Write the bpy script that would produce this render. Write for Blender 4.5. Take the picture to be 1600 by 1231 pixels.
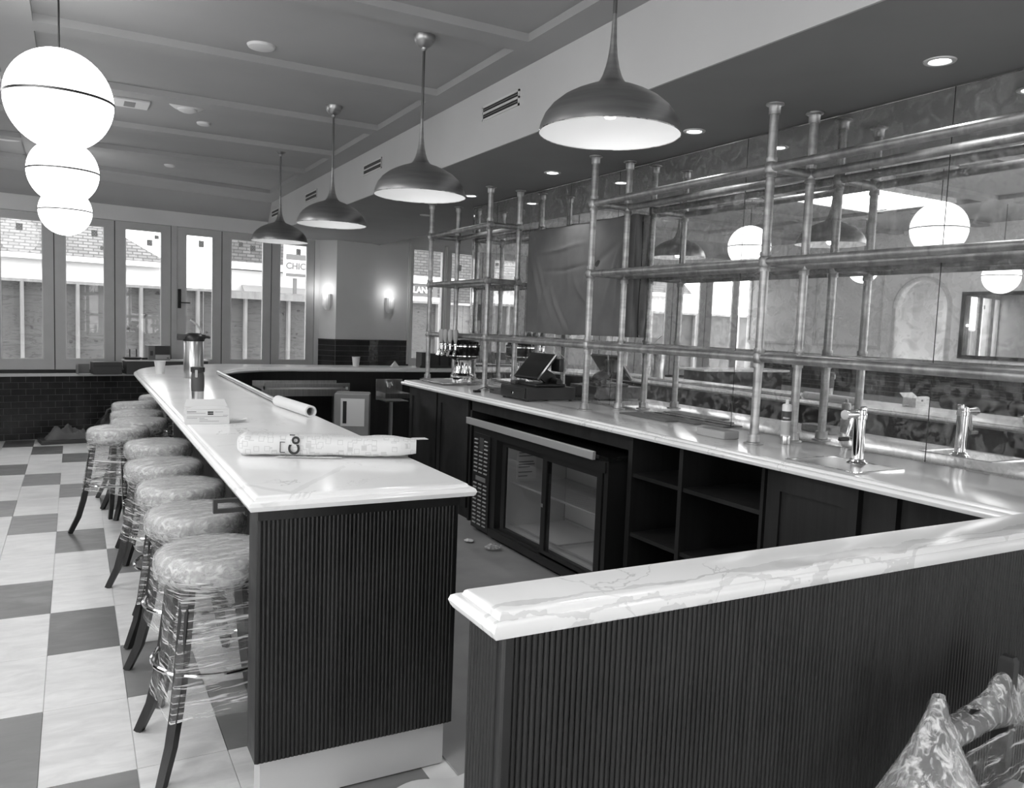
import bpy, bmesh, math, random
from math import sin, cos, pi, radians, sqrt, atan2
from mathutils import Vector, Matrix, noise as mnoise

random.seed(7)
scene = bpy.context.scene
COL = scene.collection
for o in list(bpy.data.objects):
    bpy.data.objects.remove(o)

# ------------------------------------------------------------------ camera, sky, exposure
YAW, PIT, ROL = radians(28.7216), radians(-4.8654), radians(2.2006)
fwd = Vector((sin(YAW) * cos(PIT), cos(YAW) * cos(PIT), sin(PIT)))
rgt = Vector((cos(YAW), -sin(YAW), 0))
upv = rgt.cross(fwd)
r2 = cos(ROL) * rgt + sin(ROL) * upv
u2 = -sin(ROL) * rgt + cos(ROL) * upv
cam_data = bpy.data.cameras.new('camera')
cam = bpy.data.objects.new('camera', cam_data)
COL.objects.link(cam)
cam.matrix_world = Matrix(((r2.x, u2.x, -fwd.x, 0), (r2.y, u2.y, -fwd.y, 0), (r2.z, u2.z, -fwd.z, 1.638), (0, 0, 0, 1)))
cam_data.sensor_fit = 'HORIZONTAL'
cam_data.sensor_width = 36
cam_data.lens = 1254.43 / 1600 * 36
cam_data.clip_start = 0.05
cam_data.clip_end = 200
scene.camera = cam

world = bpy.data.worlds.new('overcast_sky')
scene.world = world
world.use_nodes = True
bg = world.node_tree.nodes['Background']
bg.inputs[0].default_value = (1, 1, 1, 1)
bg.inputs[1].default_value = 5.6

scene.view_settings.view_transform = 'Standard'
scene.view_settings.look = 'None'
scene.view_settings.gamma = 1
scene.view_settings.exposure = -0.04
scene.view_settings.use_curve_mapping = False
scene.cycles.use_denoising = True
scene.cycles.max_bounces = 9
scene.cycles.diffuse_bounces = 4
scene.cycles.glossy_bounces = 5
scene.cycles.transparent_max_bounces = 24
scene.cycles.transmission_bounces = 6
scene.cycles.sample_clamp_indirect = 6
scene.cycles.caustics_reflective = False
scene.cycles.caustics_refractive = False

GLOBE_E, BULB_W, DOWN_W, PANEL_E, PEND_W = 4.5, .75, 15.0, 9.0, 14.0

# ------------------------------------------------------------------ mesh helpers
class MB:
    """collects vertices and faces, then becomes one mesh"""
    def __init__(s):
        s.v = []; s.f = []; s.sm = []
    def add(s, vs, fs, smooth=False):
        b = len(s.v)
        s.v += [tuple(p) for p in vs]
        s.f += [tuple(b + i for i in f) for f in fs]
        s.sm += [smooth] * len(fs)
        return s
    def box(s, x0, y0, z0, x1, y1, z1, M=None):
        vs = [Vector(p) for p in ((x0, y0, z0), (x1, y0, z0), (x1, y1, z0), (x0, y1, z0), (x0, y0, z1), (x1, y0, z1), (x1, y1, z1), (x0, y1, z1))]
        if M: vs = [M @ p for p in vs]
        return s.add(vs, [(0, 3, 2, 1), (4, 5, 6, 7), (0, 1, 5, 4), (1, 2, 6, 5), (2, 3, 7, 6), (3, 0, 4, 7)])
    def prism(s, poly, z0, z1, M=None):
        n = len(poly)
        vs = [Vector((p[0], p[1], z0)) for p in poly] + [Vector((p[0], p[1], z1)) for p in poly]
        if M: vs = [M @ p for p in vs]
        fs = [tuple(range(n - 1, -1, -1)), tuple(range(n, 2 * n))]
        fs += [(i, (i + 1) % n, n + (i + 1) % n, n + i) for i in range(n)]
        return s.add(vs, fs)
    def lathe(s, prof, seg=32, c=(0, 0, 0), M=None, smooth=True, caps=False):
        """prof: list of (radius, z)"""
        vs = []; fs = []
        m = len(prof)
        for k in range(seg):
            a = 2 * pi * k / seg
            for r, z in prof:
                vs.append(Vector((r * cos(a), r * sin(a), z)))
        for k in range(seg):
            k2 = (k + 1) % seg
            for i in range(m - 1):
                fs.append((k * m + i, k2 * m + i, k2 * m + i + 1, k * m + i + 1))
        if caps:
            fs.append(tuple(k * m for k in range(seg - 1, -1, -1)))
            fs.append(tuple(k * m + m - 1 for k in range(seg)))
        c = Vector(c)
        vs = [(M @ p if M else p) + c for p in vs]
        return s.add(vs, fs, smooth)
    def tube(s, pts, r, seg=10, closed=False, smooth=True, caps=True):
        """round bar along points; r a number or a list"""
        pts = [Vector(p) for p in pts]
        n = len(pts)
        rs = r if isinstance(r, (list, tuple)) else [r] * n
        vs = []; fs = []
        prev = None
        for i, p in enumerate(pts):
            if closed:
                t = pts[(i + 1) % n] - pts[i - 1]
            else:
                t = pts[min(i + 1, n - 1)] - pts[max(i - 1, 0)]
            t.normalize()
            if prev is None:
                a = Vector((0, 0, 1)) if abs(t.z) < .9 else Vector((1, 0, 0))
                u = t.cross(a).normalized()
            else:
                u = (prev - t * prev.dot(t)).normalized()
            prev = u
            w = t.cross(u)
            for k in range(seg):
                a = 2 * pi * k / seg
                vs.append(p + (u * cos(a) + w * sin(a)) * rs[i])
        for i in range(n if closed else n - 1):
            j = (i + 1) % n
            for k in range(seg):
                k2 = (k + 1) % seg
                fs.append((i * seg + k, i * seg + k2, j * seg + k2, j * seg + k))
        s.add(vs, fs, smooth)
        if caps and not closed:
            b = len(s.v) - n * seg
            s.f.append(tuple(b + k for k in range(seg - 1, -1, -1))); s.sm.append(False)
            s.f.append(tuple(b + (n - 1) * seg + k for k in range(seg))); s.sm.append(False)
        return s
    def bar(s, pts, hw, hd, upd=(0, 0, 1), smooth=False):
        """rectangular bar along points; half width / half depth numbers or lists"""
        pts = [Vector(p) for p in pts]; n = len(pts); U = Vector(upd)
        hw = hw if isinstance(hw, (list, tuple)) else [hw] * n
        hd = hd if isinstance(hd, (list, tuple)) else [hd] * n
        vs = []; fs = []
        for i, p in enumerate(pts):
            t = (pts[min(i + 1, n - 1)] - pts[max(i - 1, 0)]).normalized()
            a = t.cross(U).normalized(); b = a.cross(t)
            vs += [p + a * hw[i] + b * hd[i], p - a * hw[i] + b * hd[i], p - a * hw[i] - b * hd[i], p + a * hw[i] - b * hd[i]]
        for i in range(n - 1):
            for k in range(4):
                k2 = (k + 1) % 4
                fs.append((i * 4 + k, i * 4 + k2, i * 4 + 4 + k2, i * 4 + 4 + k))
        fs += [(3, 2, 1, 0), tuple((n - 1) * 4 + k for k in range(4))]
        return s.add(vs, fs, smooth)
    def grid(s, nu, nv, fn, smooth=True, wrap_u=False):
        vs = [fn(i, j) for j in range(nv) for i in range(nu)]
        fs = []
        for j in range(nv - 1):
            for i in range(nu if wrap_u else nu - 1):
                i2 = (i + 1) % nu
                fs.append((j * nu + i, j * nu + i2, (j + 1) * nu + i2, (j + 1) * nu + i))
        return s.add(vs, fs, smooth)

def mesh_of(name, mb):
    me = bpy.data.meshes.new(name)
    me.from_pydata([tuple(p) for p in mb.v], [], mb.f)
    me.polygons.foreach_set('use_smooth', mb.sm)
    me.update()
    bm = bmesh.new(); bm.from_mesh(me)
    bmesh.ops.recalc_face_normals(bm, faces=bm.faces)
    bm.to_mesh(me); bm.free()
    me.set_sharp_from_angle(angle=radians(38))
    return me

def obj(name, mb, m, parent=None, world=True, bevel=0, label=None):
    """one mesh object. world=True: coordinates are world ones, also under a parent"""
    if isinstance(mb, MB):
        me = mesh_of(name, mb)
        me.materials.append(m)
    else:
        me = mb
    o = bpy.data.objects.new(name, me)
    COL.objects.link(o)
    if parent is not None:
        o.parent = parent
        if world and isinstance(mb, MB):
            W = Matrix.Identity(4); q = parent
            while q is not None:
                W = Matrix.LocRotScale(q.location, q.rotation_euler, q.scale) @ W
                q = q.parent
            me.transform(W.inverted())
    if bevel:
        b = o.modifiers.new('bevel', 'BEVEL'); b.width = bevel; b.segments = 2; b.limit_method = 'ANGLE'; b.angle_limit = radians(40)
    if label: o['label'] = label
    return o

def thing(name, label, cat, loc=(0, 0, 0), rz=0, group=None):
    o = bpy.data.objects.new(name, None)
    COL.objects.link(o)
    o.empty_display_size = .05
    o.location = loc; o.rotation_euler = (0, 0, rz)
    return tag(o, label, cat, group)

def tag(o, label, cat, group=None, kind=None):
    o['label'] = label; o['category'] = cat
    if group: o['group'] = group
    if kind: o['kind'] = kind
    return o

def struct(o, label, cat):
    o['kind'] = 'structure'; o['label'] = label; o['category'] = cat
    return o

def copy_tree(o, parent=None):
    c = o.copy(); COL.objects.link(c); c.parent = parent
    for ch in list(o.children):
        copy_tree(ch, c)
    return c

def text_obj(name, body, size, m, M, parent, extrude=.001, align='CENTER'):
    cu = bpy.data.curves.new(name, 'FONT')
    cu.body = body; cu.size = size; cu.extrude = extrude; cu.offset = size * .03
    cu.align_x = align; cu.align_y = 'CENTER'
    cu.materials.append(m)
    tmp = bpy.data.objects.new(name, cu)
    COL.objects.link(tmp)
    bpy.context.view_layer.update()
    me = bpy.data.meshes.new_from_object(tmp.evaluated_get(bpy.context.evaluated_depsgraph_get()))
    bpy.data.objects.remove(tmp)
    o = bpy.data.objects.new(name, me)
    COL.objects.link(o)
    o.parent = parent
    W = Matrix.Identity(4)
    if parent is not None:
        W = Matrix.LocRotScale(parent.location, parent.rotation_euler, parent.scale)
    o.matrix_basis = W.inverted() @ M
    return o

# ------------------------------------------------------------------ materials (all greys: the photograph is black and white)
def new_mat(name):
    m = bpy.data.materials.new(name); m.use_nodes = True
    nt = m.node_tree
    for n in list(nt.nodes): nt.nodes.remove(n)
    out = nt.nodes.new('ShaderNodeOutputMaterial')
    return m, nt, out

class NT:
    def __init__(s, nt): s.nt = nt
    def n(s, t, **kw):
        x = s.nt.nodes.new(t)
        for k, v in kw.items(): setattr(x, k, v)
        return x
    def l(s, a, b): s.nt.links.new(a, b)
    def math(s, op, a, b=None, clamp=False):
        x = s.n('ShaderNodeMath', operation=op, use_clamp=clamp)
        for i, q in enumerate((a, b)):
            if q is None: continue
            if isinstance(q, (int, float)): x.inputs[i].default_value = q
            else: s.l(q, x.inputs[i])
        return x.outputs[0]
    def ramp(s, a, lo, hi, v0, v1, smooth=True):
        x = s.n('ShaderNodeMapRange', interpolation_type='SMOOTHSTEP' if smooth else 'LINEAR')
        s.l(a, x.inputs[0])
        for i, q in zip((1, 2, 3, 4), (lo, hi, v0, v1)): x.inputs[i].default_value = q
        return x.outputs[0]
    def pos(s): return s.n('ShaderNodeNewGeometry').outputs['Position']
    def objc(s): return s.n('ShaderNodeTexCoord').outputs['Object']
    def map(s, v, sc=(1, 1, 1), rot=(0, 0, 0), loc=(0, 0, 0)):
        x = s.n('ShaderNodeMapping'); s.l(v, x.inputs[0])
        x.inputs[1].default_value = loc; x.inputs[2].default_value = rot; x.inputs[3].default_value = sc
        return x.outputs[0]
    def noise(s, v, scale=5, detail=3, rough=.5, dist=0):
        x = s.n('ShaderNodeTexNoise'); s.l(v, x.inputs['Vector'])
        x.inputs['Scale'].default_value = scale; x.inputs['Detail'].default_value = detail
        x.inputs['Roughness'].default_value = rough; x.inputs['Distortion'].default_value = dist
        return x.outputs[0]
    def grey(s, fac, a, b):
        """mix two greys by fac"""
        v = s.math('ADD', s.math('MULTIPLY', fac, b - a), a)
        c = s.n('ShaderNodeCombineColor')
        for i in range(3): s.l(v, c.inputs[i])
        return c.outputs[0], v
    def torgb(s, v):
        c = s.n('ShaderNodeCombineColor')
        for i in range(3): s.l(v, c.inputs[i])
        return c.outputs[0]
    def bsdf(s, col=None, grey=None, rough=.5, metal=0, spec=.5, coat=0, coat_rough=.05, alpha=None):
        x = s.n('ShaderNodeBsdfPrincipled')
        if col is not None: s.l(col, x.inputs['Base Color'])
        elif grey is not None: x.inputs['Base Color'].default_value = (grey, grey, grey, 1)
        if isinstance(rough, (int, float)): x.inputs['Roughness'].default_value = rough
        else: s.l(rough, x.inputs['Roughness'])
        x.inputs['Metallic'].default_value = metal
        x.inputs['Specular IOR Level'].default_value = spec
        x.inputs['Coat Weight'].default_value = coat
        x.inputs['Coat Roughness'].default_value = coat_rough
        return x
    def bump(s, h, dist=.002, strength=.5):
        x = s.n('ShaderNodeBump'); s.l(h, x.inputs['Height'])
        x.inputs['Distance'].default_value = dist; x.inputs['Strength'].default_value = strength
        return x.outputs[0]

def simple(name, g, rough=.5, metal=0, spec=.5, var=.0, vscale=6, bump=0, bscale=200, coat=0, stretch=(1, 1, 1)):
    m, nt, out = new_mat(name); k = NT(nt)
    if var or bump:
        v = k.map(k.objc(), stretch)
    if var:
        nz = k.noise(v, vscale, 4)
        col, _ = k.grey(k.ramp(nz, .3, .7, 0, 1), g * (1 - var), g * (1 + var))
        b = k.bsdf(col, rough=rough, metal=metal, spec=spec, coat=coat)
    else:
        b = k.bsdf(grey=g, rough=rough, metal=metal, spec=spec, coat=coat)
    if bump:
        k.l(k.bump(k.noise(v, bscale, 3), bump, .6), b.inputs['Normal'])
    k.l(b.outputs[0], out.inputs[0])
    return m

def emit(name, e, g=1.0):
    m, nt, out = new_mat(name); k = NT(nt)
    x = k.n('ShaderNodeEmission'); x.inputs[0].default_value = (g, g, g, 1); x.inputs[1].default_value = e
    k.l(x.outputs[0], out.inputs[0])
    return m

def marble():
    m, nt, out = new_mat('white_veined_marble'); k = NT(nt)
    p = k.pos()
    sep = k.n('ShaderNodeSeparateXYZ'); k.l(p, sep.inputs[0])
    X, Y, Z = sep.outputs
    cloud = k.noise(p, 2.2, 5, .55, .4)
    base = k.ramp(cloud, .3, .75, .92, .84)
    # thin net of veins
    warp = k.noise(k.map(p, (1, 1, 1), (0, 0, .5)), 1.1, 6, .6, 1.2)
    thin = k.ramp(k.math('ABSOLUTE', k.math('SUBTRACT', warp, .5)), 0, .007, 1, 0)
    gate = k.ramp(k.noise(p, 1.7, 2), .48, .62, 0, .34)
    # broad grey vein that runs along the near ledge
    w1 = k.math('MULTIPLY', k.math('SUBTRACT', k.noise(k.map(p, (3.2, 3.2, 3.2)), 1.0, 5, .6), .5), .13)
    d1 = k.math('ABSOLUTE', k.math('SUBTRACT', k.math('ADD', Y, w1), 1.392))
    ww = k.ramp(k.noise(k.map(p, (4, 4, 4)), 1.0, 2), .35, .65, .004, .028)
    v1 = k.math('MULTIPLY', k.math('LESS_THAN', d1, ww), k.ramp(k.noise(k.map(p, (9, 9, 9)), 1, 3), .3, .7, .16, .34))
    d2 = k.math('ABSOLUTE', k.math('SUBTRACT', k.math('ADD', Y, k.math('MULTIPLY', w1, 1.4)), 1.348))
    v2 = k.math('MULTIPLY', k.math('LESS_THAN', d2, .005), .2)
    near = k.math('LESS_THAN', Y, 1.62)
    v12 = k.math('MULTIPLY', k.math('MAXIMUM', v1, v2), near)
    # a branching vein on the end of the long bar
    a = k.math('ABSOLUTE', k.math('SUBTRACT', X, .62))
    w3 = k.math('MULTIPLY', k.math('SUBTRACT', k.noise(k.map(p, (7, 7, 7)), 1, 4), .5), .10)
    d3 = k.math('ABSOLUTE', k.math('SUBTRACT', k.math('ADD', Y, w3), k.math('ADD', k.math('MULTIPLY', a, 1.35), 2.60)))
    v3 = k.math('MULTIPLY', k.math('LESS_THAN', d3, .022), k.math('MULTIPLY', k.math('LESS_THAN', a, .3), k.math('LESS_THAN', Y, 3.1)))
    v3 = k.math('MULTIPLY', v3, .14)
    sub = k.math('MAXIMUM', k.math('MAXIMUM', k.math('MULTIPLY', thin, gate), v12), v3)
    val = k.math('SUBTRACT', base, k.math('MULTIPLY', sub, .75))
    b = k.bsdf(k.torgb(val), rough=.16, spec=.5)
    k.l(b.outputs[0], out.inputs[0])
    return m

def wood_dark(name, g=.011, rough=.42, axis='z', var=.5):
    m, nt, out = new_mat(name); k = NT(nt)
    st = {'z': (30, 30, 1.2), 'x': (1.2, 30, 30), 'y': (30, 1.2, 30)}[axis]
    v = k.map(k.pos(), st)
    gr = k.noise(v, 1.0, 4, .6, .3)
    blot = k.noise(k.pos(), 3.0, 3)
    f = k.math('ADD', k.math('MULTIPLY', gr, .7), k.math('MULTIPLY', blot, .3))
    col, _ = k.grey(k.ramp(f, .3, .7, 0, 1), g * (1 - var), g * (1 + var))
    b = k.bsdf(col, rough=k.ramp(blot, .35, .65, rough - .10, rough + .12), spec=.5)
    k.l(k.bump(gr, .0008, .4), b.inputs['Normal'])
    k.l(b.outputs[0], out.inputs[0])
    return m

def antique_mirror():
    m, nt, out = new_mat('antiqued_mirror_glass'); k = NT(nt)
    p = k.pos()
    v = k.map(p, (1, 1, 1))
    n1 = k.noise(v, 15, 2, .5, 1.1)
    n2 = k.noise(v, 34, 3, .6, .8)
    n3 = k.noise(v, 2.2, 2)
    blot = k.ramp(n1, .47, .53, 0, .17)
    blot2 = k.ramp(n1, .60, .64, 0, .12)
    sp = k.ramp(n2, .60, .70, 0, .16)
    haze = k.math('ADD', k.math('ADD', k.math('MAXIMUM', blot, sp), blot2), k.ramp(n3, .3, .7, .06, .14), clamp=True)
    gl = k.n('ShaderNodeBsdfGlossy'); gl.inputs['Color'].default_value = (.88, .88, .88, 1); gl.inputs['Roughness'].default_value = .012
    df = k.n('ShaderNodeBsdfDiffuse'); df.inputs['Color'].default_value = (.36, .36, .36, 1)
    mx = k.n('ShaderNodeMixShader'); k.l(haze, mx.inputs[0]); k.l(gl.outputs[0], mx.inputs[1]); k.l(df.outputs[0], mx.inputs[2])
    k.l(mx.outputs[0], out.inputs[0])
    return m

def film(name, lo=.12, hi=.75, scale=(14, 14, 70), g=.85, rough=.16, rot=(0, .5, .3), th=(.5, .68), bd=.004, milk=.14):
    """crinkled clear wrapping film: see-through, crease highlights painted in as whiter streaks"""
    m, nt, out = new_mat(name); k = NT(nt)
    v = k.map(k.objc(), scale, rot)
    n1 = k.noise(v, 1.0, 4, .62, .7)
    n2 = k.noise(k.objc(), 7, 3, .6, 1.0)
    f = k.math('ADD', k.ramp(n1, th[0], th[1], lo, hi), k.ramp(n2, .45, .7, 0, milk), clamp=True)  # more opaque white streaks stand in for highlights along the creases
    b = k.bsdf(grey=g, rough=rough, spec=.9)
    k.l(k.bump(k.math('ADD', n1, k.math('MULTIPLY', n2, .6)), bd, .8), b.inputs['Normal'])
    tr = k.n('ShaderNodeBsdfTransparent'); tr.inputs[0].default_value = (.95, .95, .95, 1)
    mx = k.n('ShaderNodeMixShader'); k.l(f, mx.inputs[0]); k.l(tr.outputs[0], mx.inputs[1]); k.l(b.outputs[0], mx.inputs[2])
    k.l(mx.outputs[0], out.inputs[0])
    return m

def glass(name, tint=.9, gl=.08):
    m, nt, out = new_mat(name); k = NT(nt)
    tr = k.n('ShaderNodeBsdfTransparent'); tr.inputs[0].default_value = (tint, tint, tint, 1)
    g = k.n('ShaderNodeBsdfGlossy'); g.inputs['Roughness'].default_value = .02
    lw_ = k.n('ShaderNodeLayerWeight'); lw_.inputs[0].default_value = .5
    fac = k.math('ADD', k.math('MULTIPLY', k.math('POWER', lw_.outputs['Facing'], 5.0), .7), .03)
    mx = k.n('ShaderNodeMixShader'); k.l(fac, mx.inputs[0]); k.l(tr.outputs[0], mx.inputs[1]); k.l(g.outputs[0], mx.inputs[2])
    k.l(mx.outputs[0], out.inputs[0])
    return m

def plywood():
    m, nt, out = new_mat('plywood'); k = NT(nt)
    v = k.map(k.pos(), (.9, .9, 5))
    n = k.noise(v, 1.0, 5, .55, 1.8)
    rings = k.math('FRACT', k.math('MULTIPLY', n, 9))
    lines = k.ramp(k.math('ABSOLUTE', k.math('SUBTRACT', rings, .5)), .32, .5, 0, 1)
    knots = k.ramp(k.noise(k.pos(), 9, 1), .70, .74, 0, 1)
    f = k.math('SUBTRACT', 1.0, k.math('ADD', k.math('MULTIPLY', lines, .45), k.math('MULTIPLY', knots, .6)), clamp=True)
    col, _ = k.grey(f, .045, .165)
    b = k.bsdf(col, rough=.7, spec=.2)
    k.l(b.outputs[0], out.inputs[0])
    return m

def shingles(name, a, c, w=.28, h=.13):
    m, nt, out = new_mat(name); k = NT(nt)
    br = k.n('ShaderNodeTexBrick')
    u = k.n('ShaderNodeSeparateXYZ'); k.l(k.pos(), u.inputs[0])
    cc = k.n('ShaderNodeCombineXYZ'); k.l(u.outputs[0], cc.inputs[0]); k.l(u.outputs[2], cc.inputs[1])
    k.l(cc.outputs[0], br.inputs['Vector'])
    br.inputs['Scale'].default_value = 1; br.inputs['Brick Width'].default_value = w; br.inputs['Row Height'].default_value = h
    br.inputs['Mortar Size'].default_value = .012
    br.inputs['Color1'].default_value = (a, a, a, 1); br.inputs['Color2'].default_value = (c, c, c, 1)
    mm = a * .55
    br.inputs['Mortar'].default_value = (mm, mm, mm, 1)
    b = k.bsdf(br.outputs[0], rough=.8, spec=.2)
    k.l(b.outputs[0], out.inputs[0])
    return m

def floor_mat():
    """the same chequer of long tiles, for the floor beyond the built tiles"""
    m, nt, out = new_mat('floor_tile_field'); k = NT(nt)
    s = k.n('ShaderNodeSeparateXYZ'); k.l(k.pos(), s.inputs[0])
    ci = k.math('FLOOR', k.math('DIVIDE', k.math('ADD', s.outputs[0], .43), .31))
    ri = k.math('FLOOR', k.math('DIVIDE', k.math('SUBTRACT', s.outputs[1], 3.04), .6055))
    md = k.math('FLOORED_MODULO', k.math('ADD', ci, ri), 3.0)
    dark = k.math('LESS_THAN', md, .5)
    nz = k.noise(k.map(k.pos(), (2, 8, 4)), 2, 4)
    val = k.math('ADD', k.math('SUBTRACT', .76, k.math('MULTIPLY', dark, .56)), k.math('MULTIPLY', k.math('SUBTRACT', nz, .5), .1))
    b = k.bsdf(k.torgb(val), rough=.38)
    k.l(b.outputs[0], out.inputs[0])
    return m

def tile_mat(name, g):
    m, nt, out = new_mat(name); k = NT(nt)
    v = k.map(k.pos(), (5, 14, 5), (0, 0, .55))
    n = k.noise(v, 1.0, 5, .6, .8)
    n2 = k.noise(k.pos(), 2.5, 3)
    f = k.math('ADD', k.math('MULTIPLY', n, .65), k.math('MULTIPLY', n2, .35))
    col, _ = k.grey(k.ramp(f, .3, .7, 0, 1), g * .84, g * 1.12)
    b = k.bsdf(col, rough=k.ramp(n, .3, .7, .3, .48), spec=.5)
    k.l(k.bump(n, .0025, .5), b.inputs['Normal'])
    k.l(b.outputs[0], out.inputs[0])
    return m

def sticker_mat(name):
    m, nt, out = new_mat(name); k = NT(nt)
    v = k.n('ShaderNodeTexCoord').outputs['Object']
    br = k.n('ShaderNodeTexBrick'); k.l(k.map(v, (1, 1, 1), (pi / 2, 0, 0)), br.inputs['Vector'])
    br.inputs['Scale'].default_value = 1; br.inputs['Brick Width'].default_value = .034; br.inputs['Row Height'].default_value = .019
    br.inputs['Mortar Size'].default_value = .004
    br.inputs['Color1'].default_value = (.5, .5, .5, 1); br.inputs['Color2'].default_value = (.22, .22, .22, 1); br.inputs['Mortar'].default_value = (.8, .8, .8, 1)
    b = k.bsdf(br.outputs[0], rough=.6)
    k.l(b.outputs[0], out.inputs[0])
    return m

def printed_mail():
    """pale mailer with faint printed line drawings"""
    m, nt, out = new_mat('printed_mailer_paper'); k = NT(nt)
    vo = k.n('ShaderNodeTexVoronoi', feature='DISTANCE_TO_EDGE', distance='MANHATTAN') if False else k.n('ShaderNodeTexVoronoi', feature='F1', distance='CHEBYCHEV')
    k.l(k.map(k.objc(), (1, 1, 1)), vo.inputs['Vector']); vo.inputs['Scale'].default_value = 34
    ln = k.ramp(k.math('ABSOLUTE', k.math('SUBTRACT', vo.outputs['Distance'], .33)), .02, .06, 1, 0)
    n = k.noise(k.objc(), 6, 3)
    val = k.math('SUBTRACT', k.math('ADD', .62, k.math('MULTIPLY', n, .1)), k.math('MULTIPLY', ln, .16))
    b = k.bsdf(k.torgb(val), rough=.45)
    k.l(k.bump(k.noise(k.objc(), 22, 3), .006, .5), b.inputs['Normal'])
    k.l(b.outputs[0], out.inputs[0])
    return m

def brushed(name, g, rough=.3, axis=(2, 2, 160), var=.25, blot=0, metal=1):
    m, nt, out = new_mat(name); k = NT(nt)
    n = k.noise(k.map(k.objc(), axis), 1.0, 3)
    if blot:
        n = k.math('ADD', k.math('MULTIPLY', n, .4), k.math('MULTIPLY', k.noise(k.map(k.pos(), (14, 14, 5)), 1, 4, .6, .6), .6))
    col, _ = k.grey(k.ramp(n, .3, .7, 0, 1), g * (1 - var), g * (1 + var))
    b = k.bsdf(col, rough=rough, metal=metal)
    k.l(b.outputs[0], out.inputs[0])
    return m

M = {}
M['marble'] = marble()
M['ceiling'] = simple('ceiling_paint', .35, .75, var=.03, vscale=2)
M['soffit'] = simple('shaded_soffit_paint', .25, .7, var=.04, vscale=2)  # ceiling paint made darker; the dimmer light here is put into the colour
M['beam'] = simple('beam_paint', .55, .7, var=.02, vscale=2)
M['wall'] = simple('wall_paint', .70, .7, var=.03, vscale=2)
M['wallpale'] = simple('pale_wall_paint', .86, .7, var=.03, vscale=2)
M['frame'] = simple('window_paint', .50, .45, var=.03)
M['trimw'] = simple('white_trim_paint', .65, .5)
M['tilewall'] = simple('glazed_black_tile', .028, .16, var=.3, vscale=5, bump=.004, bscale=9)
M['grout'] = simple('grey_grout', .32, .9)
M['mirror'] = antique_mirror()
M['mirror2'] = simple('plain_mirror', .8, .01, metal=1)
M['wood'] = wood_dark('dark_stained_wood')
M['woodgloss'] = wood_dark('dark_lacquered_wood', .013, .38)
M['cab'] = wood_dark('black_stained_cabinet', .009, .5)
M['blackin'] = simple('black_cabinet_interior', .012, .6)
M['brass'] = brushed('aged_pipe_metal', .38, .42, (3, 3, 30), .40, blot=1, metal=.72)
M['shade'] = brushed('brushed_lamp_metal', .36, .36, (3, 3, 40), .12)
M['stem'] = simple('lamp_stem_metal', .2, .3, metal=1)
M['lining'] = simple('white_shade_lining', .85, .4)
M['steel'] = brushed('brushed_steel', .55, .28, (160, 3, 3), .15)
M['satin'] = simple('satin_steel', .55, .35, metal=.45)
M['chrome'] = simple('polished_chrome', .75, .07, metal=1)
M['bandmetal'] = simple('dark_band_metal', .12, .35, metal=1)
M['black'] = simple('black_plastic', .014, .4)
M['blackgloss'] = simple('glossy_black', .01, .12)
M['screen'] = simple('dark_screen', .02, .2)
M['white'] = simple('white_plastic', .75, .35)
M['paper'] = simple('white_paper', .72, .7)
M['card'] = simple('cardboard', .26, .8, var=.08)
M['cardlight'] = simple('light_carton', .62, .6)
M['greydark'] = simple('charcoal_plastic', .06, .5)
M['grey'] = simple('grey_plastic', .2, .5)
M['greylight'] = simple('light_grey', .45, .55)
M['concrete'] = simple('smooth_concrete', .30, .45, var=.12, vscale=3)
M['kick'] = simple('pale_kick_board', .52, .5)
M['cloth'] = simple('grey_drop_cloth', .15, .9, var=.12, vscale=4)
M['sponge'] = simple('grey_sponge', .36, .95, bump=.004, bscale=160)
M['seat'] = simple('pale_upholstery', .50, .7)
M['leg'] = wood_dark('ebonised_wood', .012, .4)
M['filmseat'] = film('crinkled_film_on_seat', .30, .85, (18, 50, 30), .66, .22, (.3, .2, .5), (.42, .68), .006)
M['filmleg'] = film('stretched_clear_film', .08, .85, (5, 5, 85), .85, .2, (.45, .4, 0), (.50, .68), .004, .08)
M['filmchair'] = film('bunched_clear_film', .20, .85, (48, 48, 7), .9, .12, (.15, .2, .2), (.46, .68), .0025)
M['globe'] = emit('lit_opal_glass', GLOBE_E)
M['bulb'] = emit('lit_bulb', 3.0)
M['panel'] = emit('lit_ceiling_panel', PANEL_E)
M['downlamp'] = emit('lit_downlight', 14.0)
M['sconceglow'] = emit('lit_sconce_top', 2.0)
M['sconce'] = simple('fluted_plaster', .85, .6)
M['glass'] = glass('window_glass', .96)
M['fridgeglass'] = glass('fridge_door_glass', .9)
M['ply'] = plywood()
M['lumber'] = simple('pale_lumber', .34, .7, var=.12, stretch=(6, 6, 1), vscale=3)
M['housewall'] = simple('white_house_wall', .8, .7)
M['roof'] = shingles('roof_shingles', .13, .19, .2, .075)
M['siding'] = shingles('brick_siding', .10, .145, .22, .085)
M['street'] = simple('street_asphalt', .2, .9)
M['sticker'] = sticker_mat('printed_pane_sticker')
M['mail'] = printed_mail()
M['ink'] = simple('black_ink', .01, .5)
M['signgrey'] = simple('sign_grey', .13, .6)
M['fill'] = simple('rubber_mat', .10, .55)
M['floor'] = floor_mat()
M['tile_light'] = tile_mat('light_stone_tile', .68)
M['tile_mid'] = tile_mat('mid_grey_stone_tile', .20)
M['tile_dark'] = tile_mat('dark_grey_stone_tile', .13)
M['banq'] = simple('black_leather', .025, .35)
M['fridge_in'] = simple('grey_liner', .62, .5)

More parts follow.
